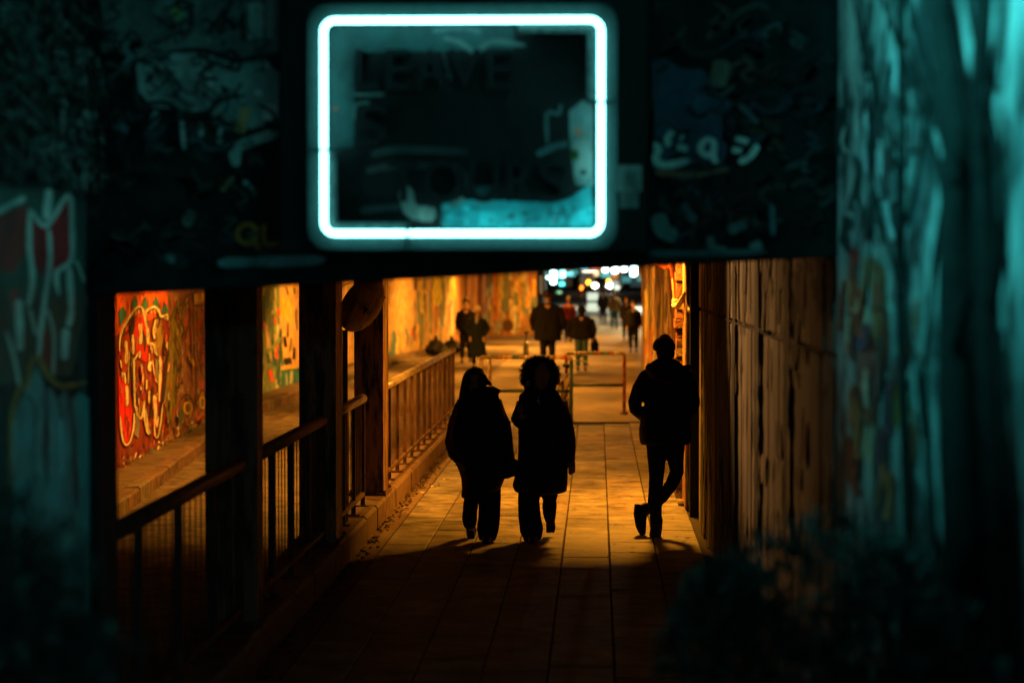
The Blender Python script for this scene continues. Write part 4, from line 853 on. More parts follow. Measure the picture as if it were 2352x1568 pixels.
finish(t, 'body', b, .011, M_skin)
c = MB()
c.loft(rows([(345, 400, 540, .09, .03), (375, 372, 585, .12, .03), (410, 345, 600, .15, .03), (470, 310, 618, .17, .02), (560, 275, 660, .19), (640, 255, 685, .2), (740, 245, 695, .21), (840, 285, 690, .21), (920, 318, 690, .21), (985, 338, 640, .21), (1050, 342, 618, .2), (1108, 336, 560, .19), (1116, 338, 470, .18)], Y), n=28)
c.tube([pp(410, 425, Y, .02), pp(345, 490, Y, .02), pp(310, 600, Y, 0), pp(273, 735, Y, 0), pp(295, 815, Y, -.04), pp(330, 845, Y, -.1)], [.05, .075, .082, .072, .06, .05], n=14)
c.tube([pp(530, 425, Y, .02), pp(575, 500, Y, .01), pp(622, 610, Y, 0), pp(640, 720, Y, -.02), pp(655, 850, Y, -.03), pp(668, 900, Y, -.03)], [.05, .072, .08, .075, .06, .05], n=14)
c.tube([pp(420, 365, Y, -.08), pp(500, 395, Y, -.11), pp(585, 385, Y, -.02)], [.03, .04, .03], n=10)
c.tube([pp(540, 355, Y, .06), pp(595, 400, Y, .06)], [.03, .05], n=10)
finish(t, 'coat', c, .012, M_coat, 3, .006, 7)
tr = MB()
tr.tube([pp(425, 1040, Y, .02), pp(408, 1130, Y, .06), pp(395, 1220, Y, .12), pp(390, 1280, Y, .17), pp(388, 1335, Y, .22)], [.085, .072, .066, .068, .055], n=16)
tr.tube([pp(540, 1010, Y, 0), pp(538, 1120, Y, -.02), pp(535, 1250, Y, -.04), pp(526, 1340, Y, -.06), pp(522, 1415, Y, -.07)], [.10, .098, .098, .10, .075], n=16)
finish(t, 'trousers', tr, .012, M_trs, 2, .005, 8)
s1 = MB(); s1.tube([pp(395, 1340, Y, .28), pp(398, 1385, Y, .26), pp(398, 1412, Y, .2)], [.045, .05, .036], n=12); finish(t, 'shoe', s1, .012, M_shoe)
s2 = MB(); shoe(s2, pp(520, 1440, Y, .0)[:2] + (0.0,), pp(522, 1440, Y, -.22)[:2] + (0.0,)); s2.ball(pp(520, 1435, Y, -.06), (.07, .1, .035)); finish(t, 'shoe', s2, .012, M_shoe)
h = MB()
h.loft(rows([(212, 415, 465, .05, .03), (222, 385, 485, .09, .03), (245, 363, 497, .11, .03), (275, 348, 508, .115, .03), (310, 337, 530, .11, .04), (330, 333, 535, .10, .05), (360, 328, 470, .08, .06), (430, 318, 450, .07, .04), (520, 300, 430, .05, .02)], Y), n=20)
hm = h
for k in range(26):
    a = random.uniform(0, 1); x0 = 345 + 25 * a; hm.tube([pp(x0 + 20, 270, Y, -.06 + .1 * a), pp(x0, 400, Y, -.10 + .1 * a), pp(x0 - 25 + random.uniform(-12, 12), 520 + random.uniform(-40, 60), Y, -.1 + .12 * a)], [.02, .018, .006], n=5)
for k in range(8): hm.tube([pp(490, 260, Y, .02 * k - .05), pp(520, 300 + k * 2, Y, .02 * k - .05), pp(540 + k, 312 + k * 3, Y, .02 * k - .06), pp(552 - k, 325 + k * 2, Y, .01 * k - .05)], [.02, .018, .012, .004], n=6)
# leave the face clear
finish(t, 'hair', hm, .009, M_hair, 1, .003, 30)
bag = thing('shoulder_bag', 'black bag hanging between the two walking women', 'bag', pp(680, 980, 21.45))
c = MB(); c.loft(rows([(850, 650, 730, .05), (870, 640, 738, .07), (940, 640, 736, .08), (962, 655, 730, .07), (985, 632, 660, .05)], 21.45)); finish(bag, 'pouch', c, .012, M_coat2)
c = MB(); c.tube([pp(650, 860, 21.45), pp(640, 640, 21.4, .02), pp(590, 400, 21.4, .06)], .008, n=5); c.build('strap', M_coat2, bag)

# --- curly haired woman
Y = 21.55
t = thing('person', 'person with curly hair, drop earring and long black coat at right of the couple', 'person', (gx(Z3(880, 0)[0], Y), Y, 0))
b = MB(); hc = Vector(pp(900, 270, Y, .0))
head(b, hc, 1.06, yaw=R(4)); b.tube([pp(892, 330, Y, .02), pp(890, 410, Y, .04)], [.052, .062], n=12)
b.loft(rows([(400, 790, 990, .07, .04), (560, 770, 1040, .10, .03), (760, 770, 1030, .10, .03), (930, 760, 1040, .11, .03), (1000, 780, 1020, .11, .03)], Y))
b.tube([pp(825, 980, Y, .0), pp(825, 1200, Y, -.07), pp(840, 1420, Y, -.10)], [.07, .045, .03], n=12)
b.tube([pp(965, 980, Y, .02), pp(955, 1180, Y, .10), pp(955, 1300, Y, .3)], [.07, .045, .03], n=12)
pts = [pp(760, 450, Y, .02), pp(730, 600, Y, -.02), pp(775, 540, Y, -.17)]; b.tube(pts, [.05, .042, .028], n=10); hand(b, pts[-1], (.15, -.25, 1), curl=.25, side=-1)
pts = [pp(1040, 450, Y, .02), pp(1095, 660, Y, .02), pp(1110, 840, Y, 0)]; b.tube(pts, [.05, .042, .03], n=10); hand(b, pts[-1], (0, -.2, -1), curl=.5)
finish(t, 'body', b, .0085, M_skin)
c = MB()
c.loft(rows([(352, 830, 985, .07, .05), (372, 780, 1010, .11, .05), (400, 745, 1030, .13, .04), (450, 735, 1050, .15, .03), (540, 735, 1075, .17, .02), (640, 738, 1080, .18), (760, 735, 1085, .19), (880, 730, 1085, .2), (980, 712, 1083, .21), (1030, 697, 1080, .21), (1075, 715, 1072, .2), (1090, 880, 1015, .15)], Y), n=28)
c.tube([pp(975, 430, Y, .02), pp(1018, 490, Y, .02), pp(1058, 590, Y, .01), pp(1076, 700, Y, 0), pp(1083, 800, Y, -.01), pp(1090, 862, Y, -.02)], [.05, .075, .08, .08, .07, .06], n=14)
c.tube([pp(815, 430, Y, .02), pp(770, 490, Y, .01), pp(742, 570, Y, -.03), pp(758, 590, Y, -.10), pp(775, 555, Y, -.15)], [.05, .07, .072, .06, .05], n=14)
c.tube([pp(830, 370, Y, -.05), pp(890, 415, Y, -.09), pp(985, 372, Y, -.03)], [.03, .02, .03], n=10)
finish(t, 'coat', c, .012, M_coat2, 3, .006, 7)
tr = MB()
tr.tube([pp(815, 1060, Y, 0), pp(812, 1150, Y, -.02), pp(818, 1240, Y, -.05), pp(832, 1340, Y, -.08), pp(842, 1412, Y, -.09)], [.098, .096, .10, .106, .075], n=16)
tr.tube([pp(955, 1070, Y, .02), pp(955, 1140, Y, .06), pp(956, 1180, Y, .10), pp(955, 1260, Y, .2), pp(956, 1305, Y, .27)], [.085, .064, .068, .055, .042], n=16)
finish(t, 'trousers', tr, .012, M_trs, 2, .006, 8)
s1 = MB(); s1.tube([pp(957, 1300, Y, .34), pp(946, 1350, Y, .33), pp(942, 1388, Y, .3)], [.042, .030, .02], n=10); s1.tube([pp(957, 1300, Y, .34), pp(972, 1350, Y, .33), pp(974, 1385, Y, .3)], [.042, .030, .02], n=10); finish(t, 'shoe', s1, .010, M_shoe, 1)
s2 = MB(); s2.ball(pp(842, 1430, Y, -.1), (.082, .12, .035)); shoe(s2, pp(842, 1440, Y, .0)[:2] + (0.0,), pp(842, 1440, Y, -.22)[:2] + (0.0,)); finish(t, 'shoe', s2, .012, M_shoe)
h = MB(); h.ball(Vector(pp(882, 228, Y, .055)), (.128, .12, .105), n=18, m=12)
for sx in (-1, 1): h.loft([((hc.x - .018 + sx * .108, Y + .05, hc.z - .13), .022, .06), ((hc.x - .018 + sx * .115, Y + .05, hc.z - .05), .044, .08), ((hc.x - .015 + sx * .10, Y + .05, hc.z + .06), .05, .09)], n=12)
h.loft([((hc.x - .018, Y + .085, hc.z - .17), .08, .035), ((hc.x - .018, Y + .085, hc.z - .08), .125, .05), ((hc.x - .018, Y + .08, hc.z + .05), .12, .06)], n=14)
hair = finish(t, 'hair', h, .010, M_hair, 1, .016, 26)
h = MB()
for k in range(760):                  # loose curls
    th = random.uniform(R(-60), R(240)); ph = random.uniform(-1, 1); rx, rz = .152, .125
    c0 = Vector((hc.x - .018 + rx * math.cos(th) * random.uniform(.75, 1.02), Y + .05 + .11 * ph, hc.z + .035 + rz * math.sin(th) * random.uniform(.82, 1.0)))
    if math.sin(th) < 0: c0.x = hc.x - .018 + math.copysign(random.uniform(.11, .155), math.cos(th))
    if abs(c0.x - hc.x) < .085 and ph < 0 and c0.z < hc.z + .08: continue
    out = Vector((c0.x - hc.x, 0, (c0.z - hc.z) * .5 - .04)).normalized(); L = random.uniform(.008, .03); rr = random.uniform(.007, .013); tw = random.uniform(4, 8); p0 = random.uniform(0, 6.28)
    sd = out.cross(Vector((0, 1, 0)))
    h.tube([c0 + out * (L * 1.5) * i / 7 + (sd * math.cos(p0 + tw * i / 7) + Vector((0, 1, 0)) * math.sin(p0 + tw * i / 7)) * rr for i in range(8)], .0021, n=4)
h.build('curls', M_hair, hair)
e = MB(); ec = Vector(pp(809, 311, Y, -.15)); n = 16
e.tube([ec + Vector((.011 * math.cos(q) * (1.2 - .5 * math.sin(q)) + .35 * .022 * math.sin(q), 0, .022 * math.sin(q))) for q in [2 * math.pi * k / n for k in range(n)]], .0024, n=6, closed=True); e.build('earring', mat('bright_silver', (.95, 1, 1), rough=.35, metal=.3, spec=.8), t, smooth=True)
e = MB(); p0 = Vector(pp(879, 435, Y, -.20)); e.tube([p0 + Vector((.004, 0, .035)), p0 + Vector((0, 0, 0)), p0 + Vector((.012, 0, -.03))], .0022, n=5); e.tube([p0 + Vector((-.016, 0, .004)), p0 + Vector((.016, 0, .0))], .0022, n=5); e.tube([p0 + Vector((.004, .0, .035)), p0 + Vector((.02, .04, .10))], .001, n=4); e.build('necklace', M_silver, t)
ph_ = thing('phone', 'dark phone held up in front of the curly haired woman', 'phone', pp(795, 500, 21.35))
e = MB(); e.cbox(-.036, .036, -.004, .004, -.075, .075, .003); o = e.build('phone_body', M_shoe, ph_); o.matrix_parent_inverse = Matrix.Identity(4); o.rotation_euler = (R(-20), 0, R(8)); o.location = (0, -.02, .02)
e = MB(); e.box(-.012, .012, -.0052, -.0042, .045, .062); o = e.build('camera_bump', M_silver, ph_); o.matrix_parent_inverse = Matrix.Identity(4); o.rotation_euler = (R(-20), 0, R(8)); o.location = (-.015, -.02, .02)

# --- leaning man: flat cap, jacket, jeans, ankles crossed, seen from behind
Y = 21.9
t = thing('person', 'person in a cap and dark jacket leaning on the concrete wall with crossed ankles', 'person', (gx(Z3(1700, 0)[0], Y), Y, 0))
b = MB(); hc = Vector(pp(1755, 75, Y, 0)); head(b, hc, 1.05, yaw=R(200)); b.tube([pp(1760, 110, Y, .01), pp(1765, 175, Y, .02)], [.06, .065], n=12)
b.loft(rows([(190, 1680, 1870, .08), (340, 1630, 1890, .11), (540, 1640, 1890, .11), (660, 1650, 1870, .10), (700, 1680, 1850, .08)], Y))
b.tube([pp(1700, 690, Y), pp(1700, 1000, Y), pp(1695, 1330, Y)], [.07, .045, .03], n=12)
b.tube([pp(1830, 690, Y), pp(1832, 840, Y, .04), pp(1845, 940, Y, .08), pp(1808, 1030, Y, .12), pp(1745, 1120, Y, .14), pp(1660, 1210, Y, .16), pp(1612, 1260, Y, .14)], [.065, .055, .045, .04, .035, .03, .026], n=12)
for pts, d in (([pp(1620, 260, Y), pp(1535, 470, Y), pp(1620, 545, Y, .1)], (1, .5, -.2)), ([pp(1920, 260, Y), pp(1975, 470, Y), pp(1900, 540, Y, .1)], (-1, .5, -.2))): b.tube(pts, [.05, .042, .03], n=10); hand(b, pts[-1], d)
finish(t, 'body', b, .012, M_skin)
c = MB()
c.loft(rows([(148, 1700, 1828, .07), (170, 1665, 1860, .10), (205, 1630, 1900, .12), (260, 1612, 1930, .14), (360, 1615, 1935, .16), (470, 1615, 1930, .17), (560, 1590, 1940, .17), (650, 1576, 1945, .18), (720, 1584, 1940, .18), (742, 1590, 1925, .17)], Y), n=28)
c.tube([pp(1690, 225, Y), pp(1630, 268, Y), pp(1580, 355, Y), pp(1548, 455, Y, -.01), pp(1556, 498, Y, 0), pp(1598, 540, Y, .04), pp(1640, 560, Y, .08)], [.05, .068, .07, .064, .062, .055, .05], n=14)
c.tube([pp(1850, 225, Y), pp(1905, 268, Y), pp(1938, 350, Y), pp(1955, 450, Y, -.01), pp(1948, 495, Y, 0), pp(1922, 540, Y, .05)], [.05, .068, .072, .066, .06, .05], n=14)
c.tube([pp(1640, 200, Y, -.06), pp(1700, 250, Y, -.16), pp(1800, 265, Y, -.17), pp(1880, 230, Y, -.12), pp(1930, 195, Y, -.03)], [.04, .06, .065, .055, .022], n=12)
finish(t, 'jacket', c, .0115, M_coat, 2, .005, 8)
tr = MB()
tr.tube([pp(1700, 690, Y), pp(1700, 840, Y), pp(1700, 960, Y), pp(1695, 1060, Y), pp(1690, 1150, Y), pp(1696, 1240, Y), pp(1700, 1275, Y), pp(1700, 1295, Y)], [.10, .082, .069, .066, .066, .055, .062, .056], n=16)
tr.tube([pp(1830, 690, Y), pp(1832, 840, Y, .04), pp(1845, 940, Y, .08), pp(1808, 1030, Y, .12), pp(1745, 1120, Y, .14), pp(1665, 1195, Y, .15), pp(1628, 1212, Y, .14)], [.10, .08, .066, .06, .056, .05, .045], n=16)
finish(t, 'jeans', tr, .0115, M_jean, 2, .006, 9)
s1 = MB(); s1.tube([pp(1700, 1280, Y), pp(1700, 1330, Y), pp(1692, 1378, Y, -.02)], [.06, .056, .056], n=12); s1.tube([pp(1695, 1375, Y, -.03), pp(1690, 1385, Y, .12), pp(1685, 1390, Y, .2)], [.055, .05, .035], n=10); finish(t, 'boot', s1, .011, mat('grey_boot', (.05, .055, .055), rough=.7, var=.4), 2)
s2 = MB(); s2.tube([pp(1645, 1190, Y, .14), pp(1612, 1200, Y, .14), pp(1600, 1250, Y, .13), pp(1600, 1320, Y, .12), pp(1612, 1385, Y, .11)], [.05, .052, .05, .044, .025], n=12); bt = finish(t, 'boot', s2, .011, M_shoe, 1)
s2 = MB(); s2.tube([pp(1572, 1172, Y, .14), pp(1568, 1240, Y, .13), pp(1580, 1320, Y, .12), pp(1605, 1390, Y, .11)], [.03, .032, .03, .02], n=8, flat=1.8)
for k in range(11): s2.ball(pp(1561 + (k * k) * .30, 1180 + k * 18.5, Y, .13), (.016, .05, .013), n=6, m=4)
s2.build('sole', M_tyre, bt, smooth=True)
h = MB(); h.loft(rows([(0, 1722, 1788, .06), (8, 1700, 1805, .09), (25, 1682, 1820, .11), (50, 1673, 1832, .118), (82, 1675, 1833, .118), (94, 1690, 1828, .105)], Y), n=22)
finish(t, 'cap', h, .010, M_coat2, 2)
h = MB(); h.loft(rows([(92, 1694, 1828, .10), (130, 1703, 1824, .085), (145, 1712, 1815, .06)], Y), n=16); h.build('hair', M_hair, t, smooth=True)

# --- figures farther in
def far_person(label, px, Y, h, coat, trs, hairc, away=0, hem=.85, hat=None, stride=.12, elbow=.0, hood=False, wide=1.0, dress=False, skin=None):
    s = h / 1.72; x = gx(px, Y); d = 1 if away else -1
    t = thing('person', label, 'person', (x, Y, -.03), 'figures walking deeper in the tunnel')
    z0 = -.03
    def q(a, b, c): return (x + a * s, Y + b * d * s, z0 + c * s)
    sk = skin or M_skin2
    b = MB(); hb = MB(); head(hb, (0, 0, 0), s)
    rot = math.pi if away else 0
    b2 = MB(); head(b2, Vector(q(0, 0, 1.60)), s, yaw=rot); b.v += b2.v; b.f += b2.f
    b.tube([q(0, 0, 1.5), q(0, 0, 1.40)], [.05 * s, .06 * s], n=10); b.tube([q(0, 0, 1.42), q(0, 0, .95)], [.12 * s, .13 * s], n=10)
    for k in (-1, 1):
        st = stride * k
        b.tube([q(.09 * k, 0, .95), q(.09 * k, .04 + st * .3, .5), q(.09 * k, -st, .09)], [.08 * s, .055 * s, .04 * s], n=8)
        pts = [q(.18 * k, 0, 1.38), q((.24 + elbow) * k * wide, -.03, 1.10), q((.22 - elbow * .6) * k * wide, .06 + elbow, .86)]
        b.tube(pts, [.045 * s, .04 * s, .03 * s], n=8); hand(b, pts[-1], (0, d * .5, -1), s=s)
    link('body', fuse(b, .022, 2), sk, t, True)
    c = MB(); W = wide
    c.loft([(q(0, .0, 1.46), .08 * s, .07 * s), (q(0, 0, 1.41), .17 * s * W, .10 * s), (q(0, 0, 1.30), .215 * s * W, .13 * s), (q(0, 0, 1.05), .20 * s * W, .14 * s), (q(0, 0, hem), (.22 if hem > .6 else .26) * s * W, .16 * s), (q(0, 0, hem - .02), .18 * s * W, .13 * s)], n=18)
    for k in (-1, 1): c.tube([q(.185 * k * W, 0, 1.36), q((.25 + elbow) * k * W, -.03, 1.10), q((.23 - elbow * .6) * k * W, .05 + elbow, .88)], [.07 * s, .065 * s, .05 * s], n=10)
    if hood: c.ball(q(0, -.03, 1.61), (.115 * s, .13 * s, .14 * s))
    link('coat', fuse(c, .024, 2, .008, 6), coat, t, True)
    c = MB()
    for k in (-1, 1): c.tube([q(.09 * k, 0, .95), q(.095 * k, .03 + stride * k * .3, .5), q(.095 * k, -stride * k, .12)], [.105 * s, .08 * s, .06 * s], n=10)
    link('trousers', fuse(c, .022, 2), trs, t, True)
    for k in (-1, 1):
        c = MB(); a = Vector(q(.095 * k, -stride * k - .06, .0)); e = Vector(q(.1 * k, -stride * k + .16, .0)); a.z = e.z = z0; shoe(c, a, e); link('shoe', fuse(c, .018, 1), M_shoe, t, True)
    c = MB()
    if hat is not None:
        c.loft([(q(0, 0, 1.60), .10 * s, .115 * s), (q(0, 0, 1.66), .10 * s, .115 * s), (q(0, 0, 1.72), .075 * s, .09 * s), (q(0, 0, 1.75), .02 * s, .02 * s)], n=14); c.build('hat', hat, t, smooth=True)
    elif not hood:
        c.ball(q(0, -.025, 1.65), (.098 * s, .112 * s, .10 * s)); c.build('hair', hairc, t, smooth=True)
    return t
M_navy = mat('navy_long_coat', (.004, .010, .015), rough=.85, var=.3, scale=8)
M_blackw = mat('far_black_jacket', (.0035, .0035, .004), rough=.9, var=.3, scale=8)
M_olive = mat('far_dark_parka', (.006, .005, .0045), rough=.9, var=.4, scale=8)
M_den = mat('far_blue_jeans', (.06, .13, .17), rough=.9, var=.3, scale=8)
M_redc = mat('red_coat', (.10, .006, .008), rough=.85, var=.3, scale=8)
M_cream = mat('cream_hat', (.75, .62, .45), rough=.9, var=.2, scale=12)
M_tealc = mat('teal_trousers', (.03, .12, .14), rough=.9)
M_tan = mat('tan_jacket', (.25, .2, .13), rough=.9)
p2 = far_person('person in a cream hat and long navy coat near the left tunnel wall', 1096, 61.0, 1.56, M_navy, M_trs, M_hair, 0, hem=.34, hat=M_cream, stride=.10, elbow=.06)
c = MB(); c.tube([(gx(1096, 61.0), 60.84, 1.30), (gx(1095, 61.0), 60.82, 1.10)], [.05, .035], n=8); link('scarf', fuse(c, .02, 1), mat('pale_scarf', (.4, .36, .3), rough=.9), p2, True)
far_person('person in black walking just behind the one in the cream hat', 1070, 65, 1.70, M_blackw, M_trs, M_hair, 0)
far_person('broad backed person in a dark jacket pushing a bicycle away', 1258, 59.8, 1.96, M_blackw, M_trs, M_hair, 1, wide=1.38, elbow=.0, stride=.08, hem=.66)
p4 = far_person('person in a dark hooded parka and jeans carrying a bag away', 1336, 59.6, 1.60, M_olive, M_den, M_hair, 1, hood=True, stride=.07, wide=1.42)
c = MB(); xx = gx(1366, 60.3); c.loft([((xx, 60.3, .42), .10, .06), ((xx, 60.3, .6), .11, .06), ((xx - .01, 60.3, .76), .05, .03)], n=10); tag(c.build('carrier_bag', M_blackw), 'dark carrier bag hanging from the hooded walker\'s right hand', 'bag')
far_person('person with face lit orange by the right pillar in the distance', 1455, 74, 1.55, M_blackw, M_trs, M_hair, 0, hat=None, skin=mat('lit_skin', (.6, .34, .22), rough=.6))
far_person('person in black partly behind the one by the right pillar', 1439, 86, 1.55, M_blackw, M_trs, M_hair, 0)
far_person('person in a red coat between the bicycle pusher and the hooded walker', 1306, 84, 1.56, M_redc, M_trs, M_hair, 0)
far_person('person in tan jacket and teal trousers far out in the street', 1411, 103, 1.6, M_tan, M_tealc, M_hair, 1)
far_person('person in dark clothes far out in the street beside the pale glowing panels', 1385, 112, 1.6, M_blackw, M_trs, M_hair, 1)
# rubbish bags by the far wall
for i, (px, py, r) in enumerate([(1000, 803, .34), (1015, 806, .24), (1036, 800, .3)]):
    Yr = [70, 69.4, 72][i]; c = MB(); c.loft([((gx(px, Yr), Yr, .0), r * .8, r * .8), ((gx(px, Yr), Yr, r * .5), r, r), ((gx(px, Yr), Yr, r * 1.1), r * .6, r * .6), ((gx(px, Yr), Yr, r * 1.35), r * .12, r * .12), ((gx(px, Yr), Yr, r * 1.6), r * .2, r * .2)], n=14)
    tag(link('rubbish_bag', fuse(c, .03, 1, .04, 5), M_black, None, True), ['largest black rubbish bag against the far left wall', 'small black rubbish bag beside the largest one', 'black rubbish bag farthest right by the far left wall'][i], 'bag', 'rubbish bags by the wall')

# ------------------------------------------------------------------ the street beyond: lanterns, car, shops
def lantern(label, px, y0, y1, Y, col, es, r=.12, hang=True):
    t = thing('street_lantern', label, 'lantern', tuple(P(px, y1, Y)), 'lanterns in the far street')
    a = P(px, y0, Y); b = P(px, y1, Y)
    mb = MB(); r = r * 1.15; mb.tube([a, a.lerp(b, .1), a.lerp(b, .9), b], [r * .7, r, r, r * .7], n=12); mb.build('glass', mat('lantern_glow_%s_%d' % ('_'.join('%d' % int(c * 99) for c in col), int(es * 10)), (.8, .8, .8), emit=col, es=es), t)
    mb = MB(); mb.tube([a, a + Vector((0, 0, .12))], [r * 1.2, r * .3], n=10); mb.tube([a + Vector((0, 0, .1)), a + Vector((0, 0, 3))], .012, n=5); mb.build('cap_and_cord', M_black, t)
for (x, y, z, p, c) in ((1.8, 104, 4.2, 800, (1, .68, .26)), (-1.5, 122, 4.4, 900, (1, .75, .35)), (3.0, 150, 4.6, 3500, (.95, .95, .7))):
    t = thing('mast_lamp', {104: 'first mast lamp lighting the far street', 122: 'second mast lamp lighting the far street', 150: 'third mast lamp lighting the far street'}[y], 'lamp', (x, y, 0))
    mb = MB(); mb.tube([(x + .6, y, 0), (x + .6, y, z), (x + .5, y, z + .25), (x + .1, y, z + .3)], .05, n=8); mb.build('mast', M_black, t)
    mb = MB(); mb.loft([((x, y, z + .22), .2, .12), ((x, y, z + .3), .25, .14), ((x, y, z + .34), .1, .08)], n=12); mb.build('lamp_head', M_black, t)
    l = bpy.data.lights.new('lamp_light', 'AREA'); l.shape = 'DISK'; l.size = .3; l.energy = p; l.color = c
    lo = bpy.data.objects.new('lamp_light', l); COL.objects.link(lo); lo.location = (x, y, z + .2); adopt(lo, t)
CW = (.55, 1, 1); WW = (.85, 1, .95)
for i, (px, a, b, Y, col, es, r) in enumerate([(1271, 612, 652, 150, CW, 14, .15), (1291.5, 611, 638, 150, (.15, .8, .75), 5, .15), (1251, 634, 640, 145, CW, 7, .24), (1390, 608, 624, 160, WW, 14, .16), (1412, 606, 627, 160, WW, 14, .17), (1433, 605, 623, 160, WW, 14, .16), (1455, 602, 634, 150, CW, 15, .16), (1290.7, 648, 656, 170, (.05, .65, .65), 5, .16), (1284, 668, 674, 160, (.05, .5, .2), 1.0, .14), (1417, 655, 665, 180, (.9, 1, .8), 1.4, .18), (1340, 608, 614, 170, (.1, .7, 1), 3, .3), (1364, 608, 613, 170, (1, .08, .03), 3, .22), (1354, 616, 625, 200, (1, .72, .5), 3, .5)]):
    lantern(['long white lantern hanging leftmost at the far tunnel mouth', 'shorter cyan lantern beside the long white one', 'wide oval white lamp left of the hanging lanterns', 'first of four white lanterns at the far right', 'second of four white lanterns at the far right', 'third of four white lanterns at the far right', 'longest white lantern next to the right pillar', 'round teal light below the cyan lantern', 'small green light above the bicycle pusher', 'dim white light right of the headlights', 'blue light strip at the top of the far opening', 'red light at the top of the far opening', 'wide warm white lamp above the headlights'][i], px, a, b, Y, col, es, r)
# car
Yc = 220; xc = gx(1383, Yc); zg = .47
t = thing('parked_car', 'car with both headlights on, facing the tunnel from far away', 'car', (xc, Yc, zg))
c = MB(); c.loft([((xc, Yc + 2, zg + .25), .86, 2.0), ((xc, Yc + 2, zg + .55), .9, 2.1), ((xc, Yc + 2.1, zg + .85), .88, 2.0), ((xc, Yc + 2.5, zg + 1.0), .78, 1.3), ((xc, Yc + 2.6, zg + 1.4), .62, .95), ((xc, Yc + 2.6, zg + 1.45), .5, .8)], n=24); c.build('body', mat('dark_car_paint', (.03, .03, .035), rough=.3, spec=.6), t, smooth=True)
for k in (-1, 1):
    c = MB(); c.ball((xc + .66 * k, Yc - .0, P(0, 656, Yc).z), (.22, .08, .2), n=14, m=10); c.build('headlight', mat('headlight_glow', (1, 1, 1), emit=(1, .93, .78), es=40), t, smooth=True)
    c = MB(); c.tube([(xc + .8 * k, Yc + .75, zg + .3), (xc + .62 * k, Yc + .75, zg + .3)], .3, n=18); c.build('wheel', M_tyre, t)
for i, (px, py, es) in enumerate([(1351.7, 648, 10), (1398, 646, 10), (1333.5, 661, 12)]):
    tt = thing('signal_light', ['amber light just left of the headlights', 'amber light above the right headlight', 'red orange light left of the amber one'][i], 'light', tuple(P(px, py, 215)))
    c = MB(); c.ball(P(px, py, 215), .18, n=12, m=8); c.build('lens', mat('amber_glow_%d' % i, (1, .5, .1), emit=((1, .42, .02) if i < 2 else (1, .16, .01)), es=es), tt, smooth=True)
    c = MB(); p = P(px, py, 215); c.tube([(p.x, 215.3, .45), (p.x, 215.3, p.z + .3)], .06, n=6); c.build('mast', M_black, tt)
sb = thing('pale_glow_panels', 'two pale glowing panels for the white patches in the far street', 'board', (gx(1361, 120), 120, .07))
M_wb = mat('glowing_panel', (.8, .85, .78), rough=.6, emit=(.8, 1, .8), es=.8)  # panels given a glow of their own; no lamp in them
for (a, b) in ((672, 690), (695, 714)):
    p = P(1349, b, 120); q = P(1374, a, 120); c = MB(); c.box(p.x, q.x, 120, 120.05, p.z, q.z); c.build('panel', M_wb, sb)
c = MB(); c.box(gx(1348, 120), gx(1350, 120), 120.06, 120.1, .05, P(0, 672, 120).z); c.box(gx(1373, 120), gx(1375, 120), 120.06, 120.1, .05, P(0, 672, 120).z); c.build('frame', M_black, sb)
# far buildings with lit shop windows
def building(label, x0, x1, Y, h, m, wins):
    t = thing('far_building', label, 'building', ((x0 + x1) / 2, Y, .5), 'buildings closing the far street')
    mb = MB(); mb.box(x0, x1, Y, Y + 8, .3, h); mb.build('wall', m, t)
    for wi, (a, b, z0, z1, col, es) in enumerate(wins):
        yo = .06 * wi
        mb = MB(); mb.box(a - .12, b + .12, Y - .10 - yo, Y - .003, z0 - .12, z1 + .12); f = mb.build('window', M_black, t)
        mb = MB(); mb.box(a, b, Y - .14 - yo, Y - .104 - yo, z0, z1); mb.build('pane', mat('pane_%s_%d' % ('_'.join('%d' % int(c * 99) for c in col), int(es * 100)), col, rough=.2, emit=col, es=es), f)
M_b1 = mat('far_render_dark', (.22, .19, .16), rough=.9); M_b2 = mat('far_render_brown', (.10, .07, .045), rough=.9)
wins = []
for k in range(9): wins.append((-8 + k * 2.4, -6.6 + k * 2.4, 3.0 + .2 * (k % 2), 5.0, random.choice([(.25, .7, .65), (.7, .65, .5), (.15, .35, .35), (.8, .5, .25)]), random.choice([.15, .3, .5])))
for k in range(7): wins.append((-7 + k * 2.6, -5.2 + k * 2.6, .9, 2.4, random.choice([(.2, .3, .28), (.5, .35, .2), (.1, .2, .2)]), random.choice([.05, .1, .2])))
for k in range(26): wins.append((lambda a, b: (a, a + random.uniform(.5, 1.1), b, b + random.uniform(.4, .9), random.choice([(.2, .8, .8), (1, .7, .35), (.9, .9, .8), (1, .35, .1), (.15, .5, .45)]), random.choice([.3, .7, 1.6])))(random.uniform(-6.5, 5), random.uniform(.9, 3.4)))
building('dark shop building with dim lit windows closing the far street', -14, 14, 250, 14, M_b1, wins)
building('brown side building on the left of the far street', gx(1160, 135), gx(1248, 135), 135, 9, M_b2, [(gx(1240, 135), gx(1246, 135), 1.2, 2.2, (.6, .4, .2), .2)])

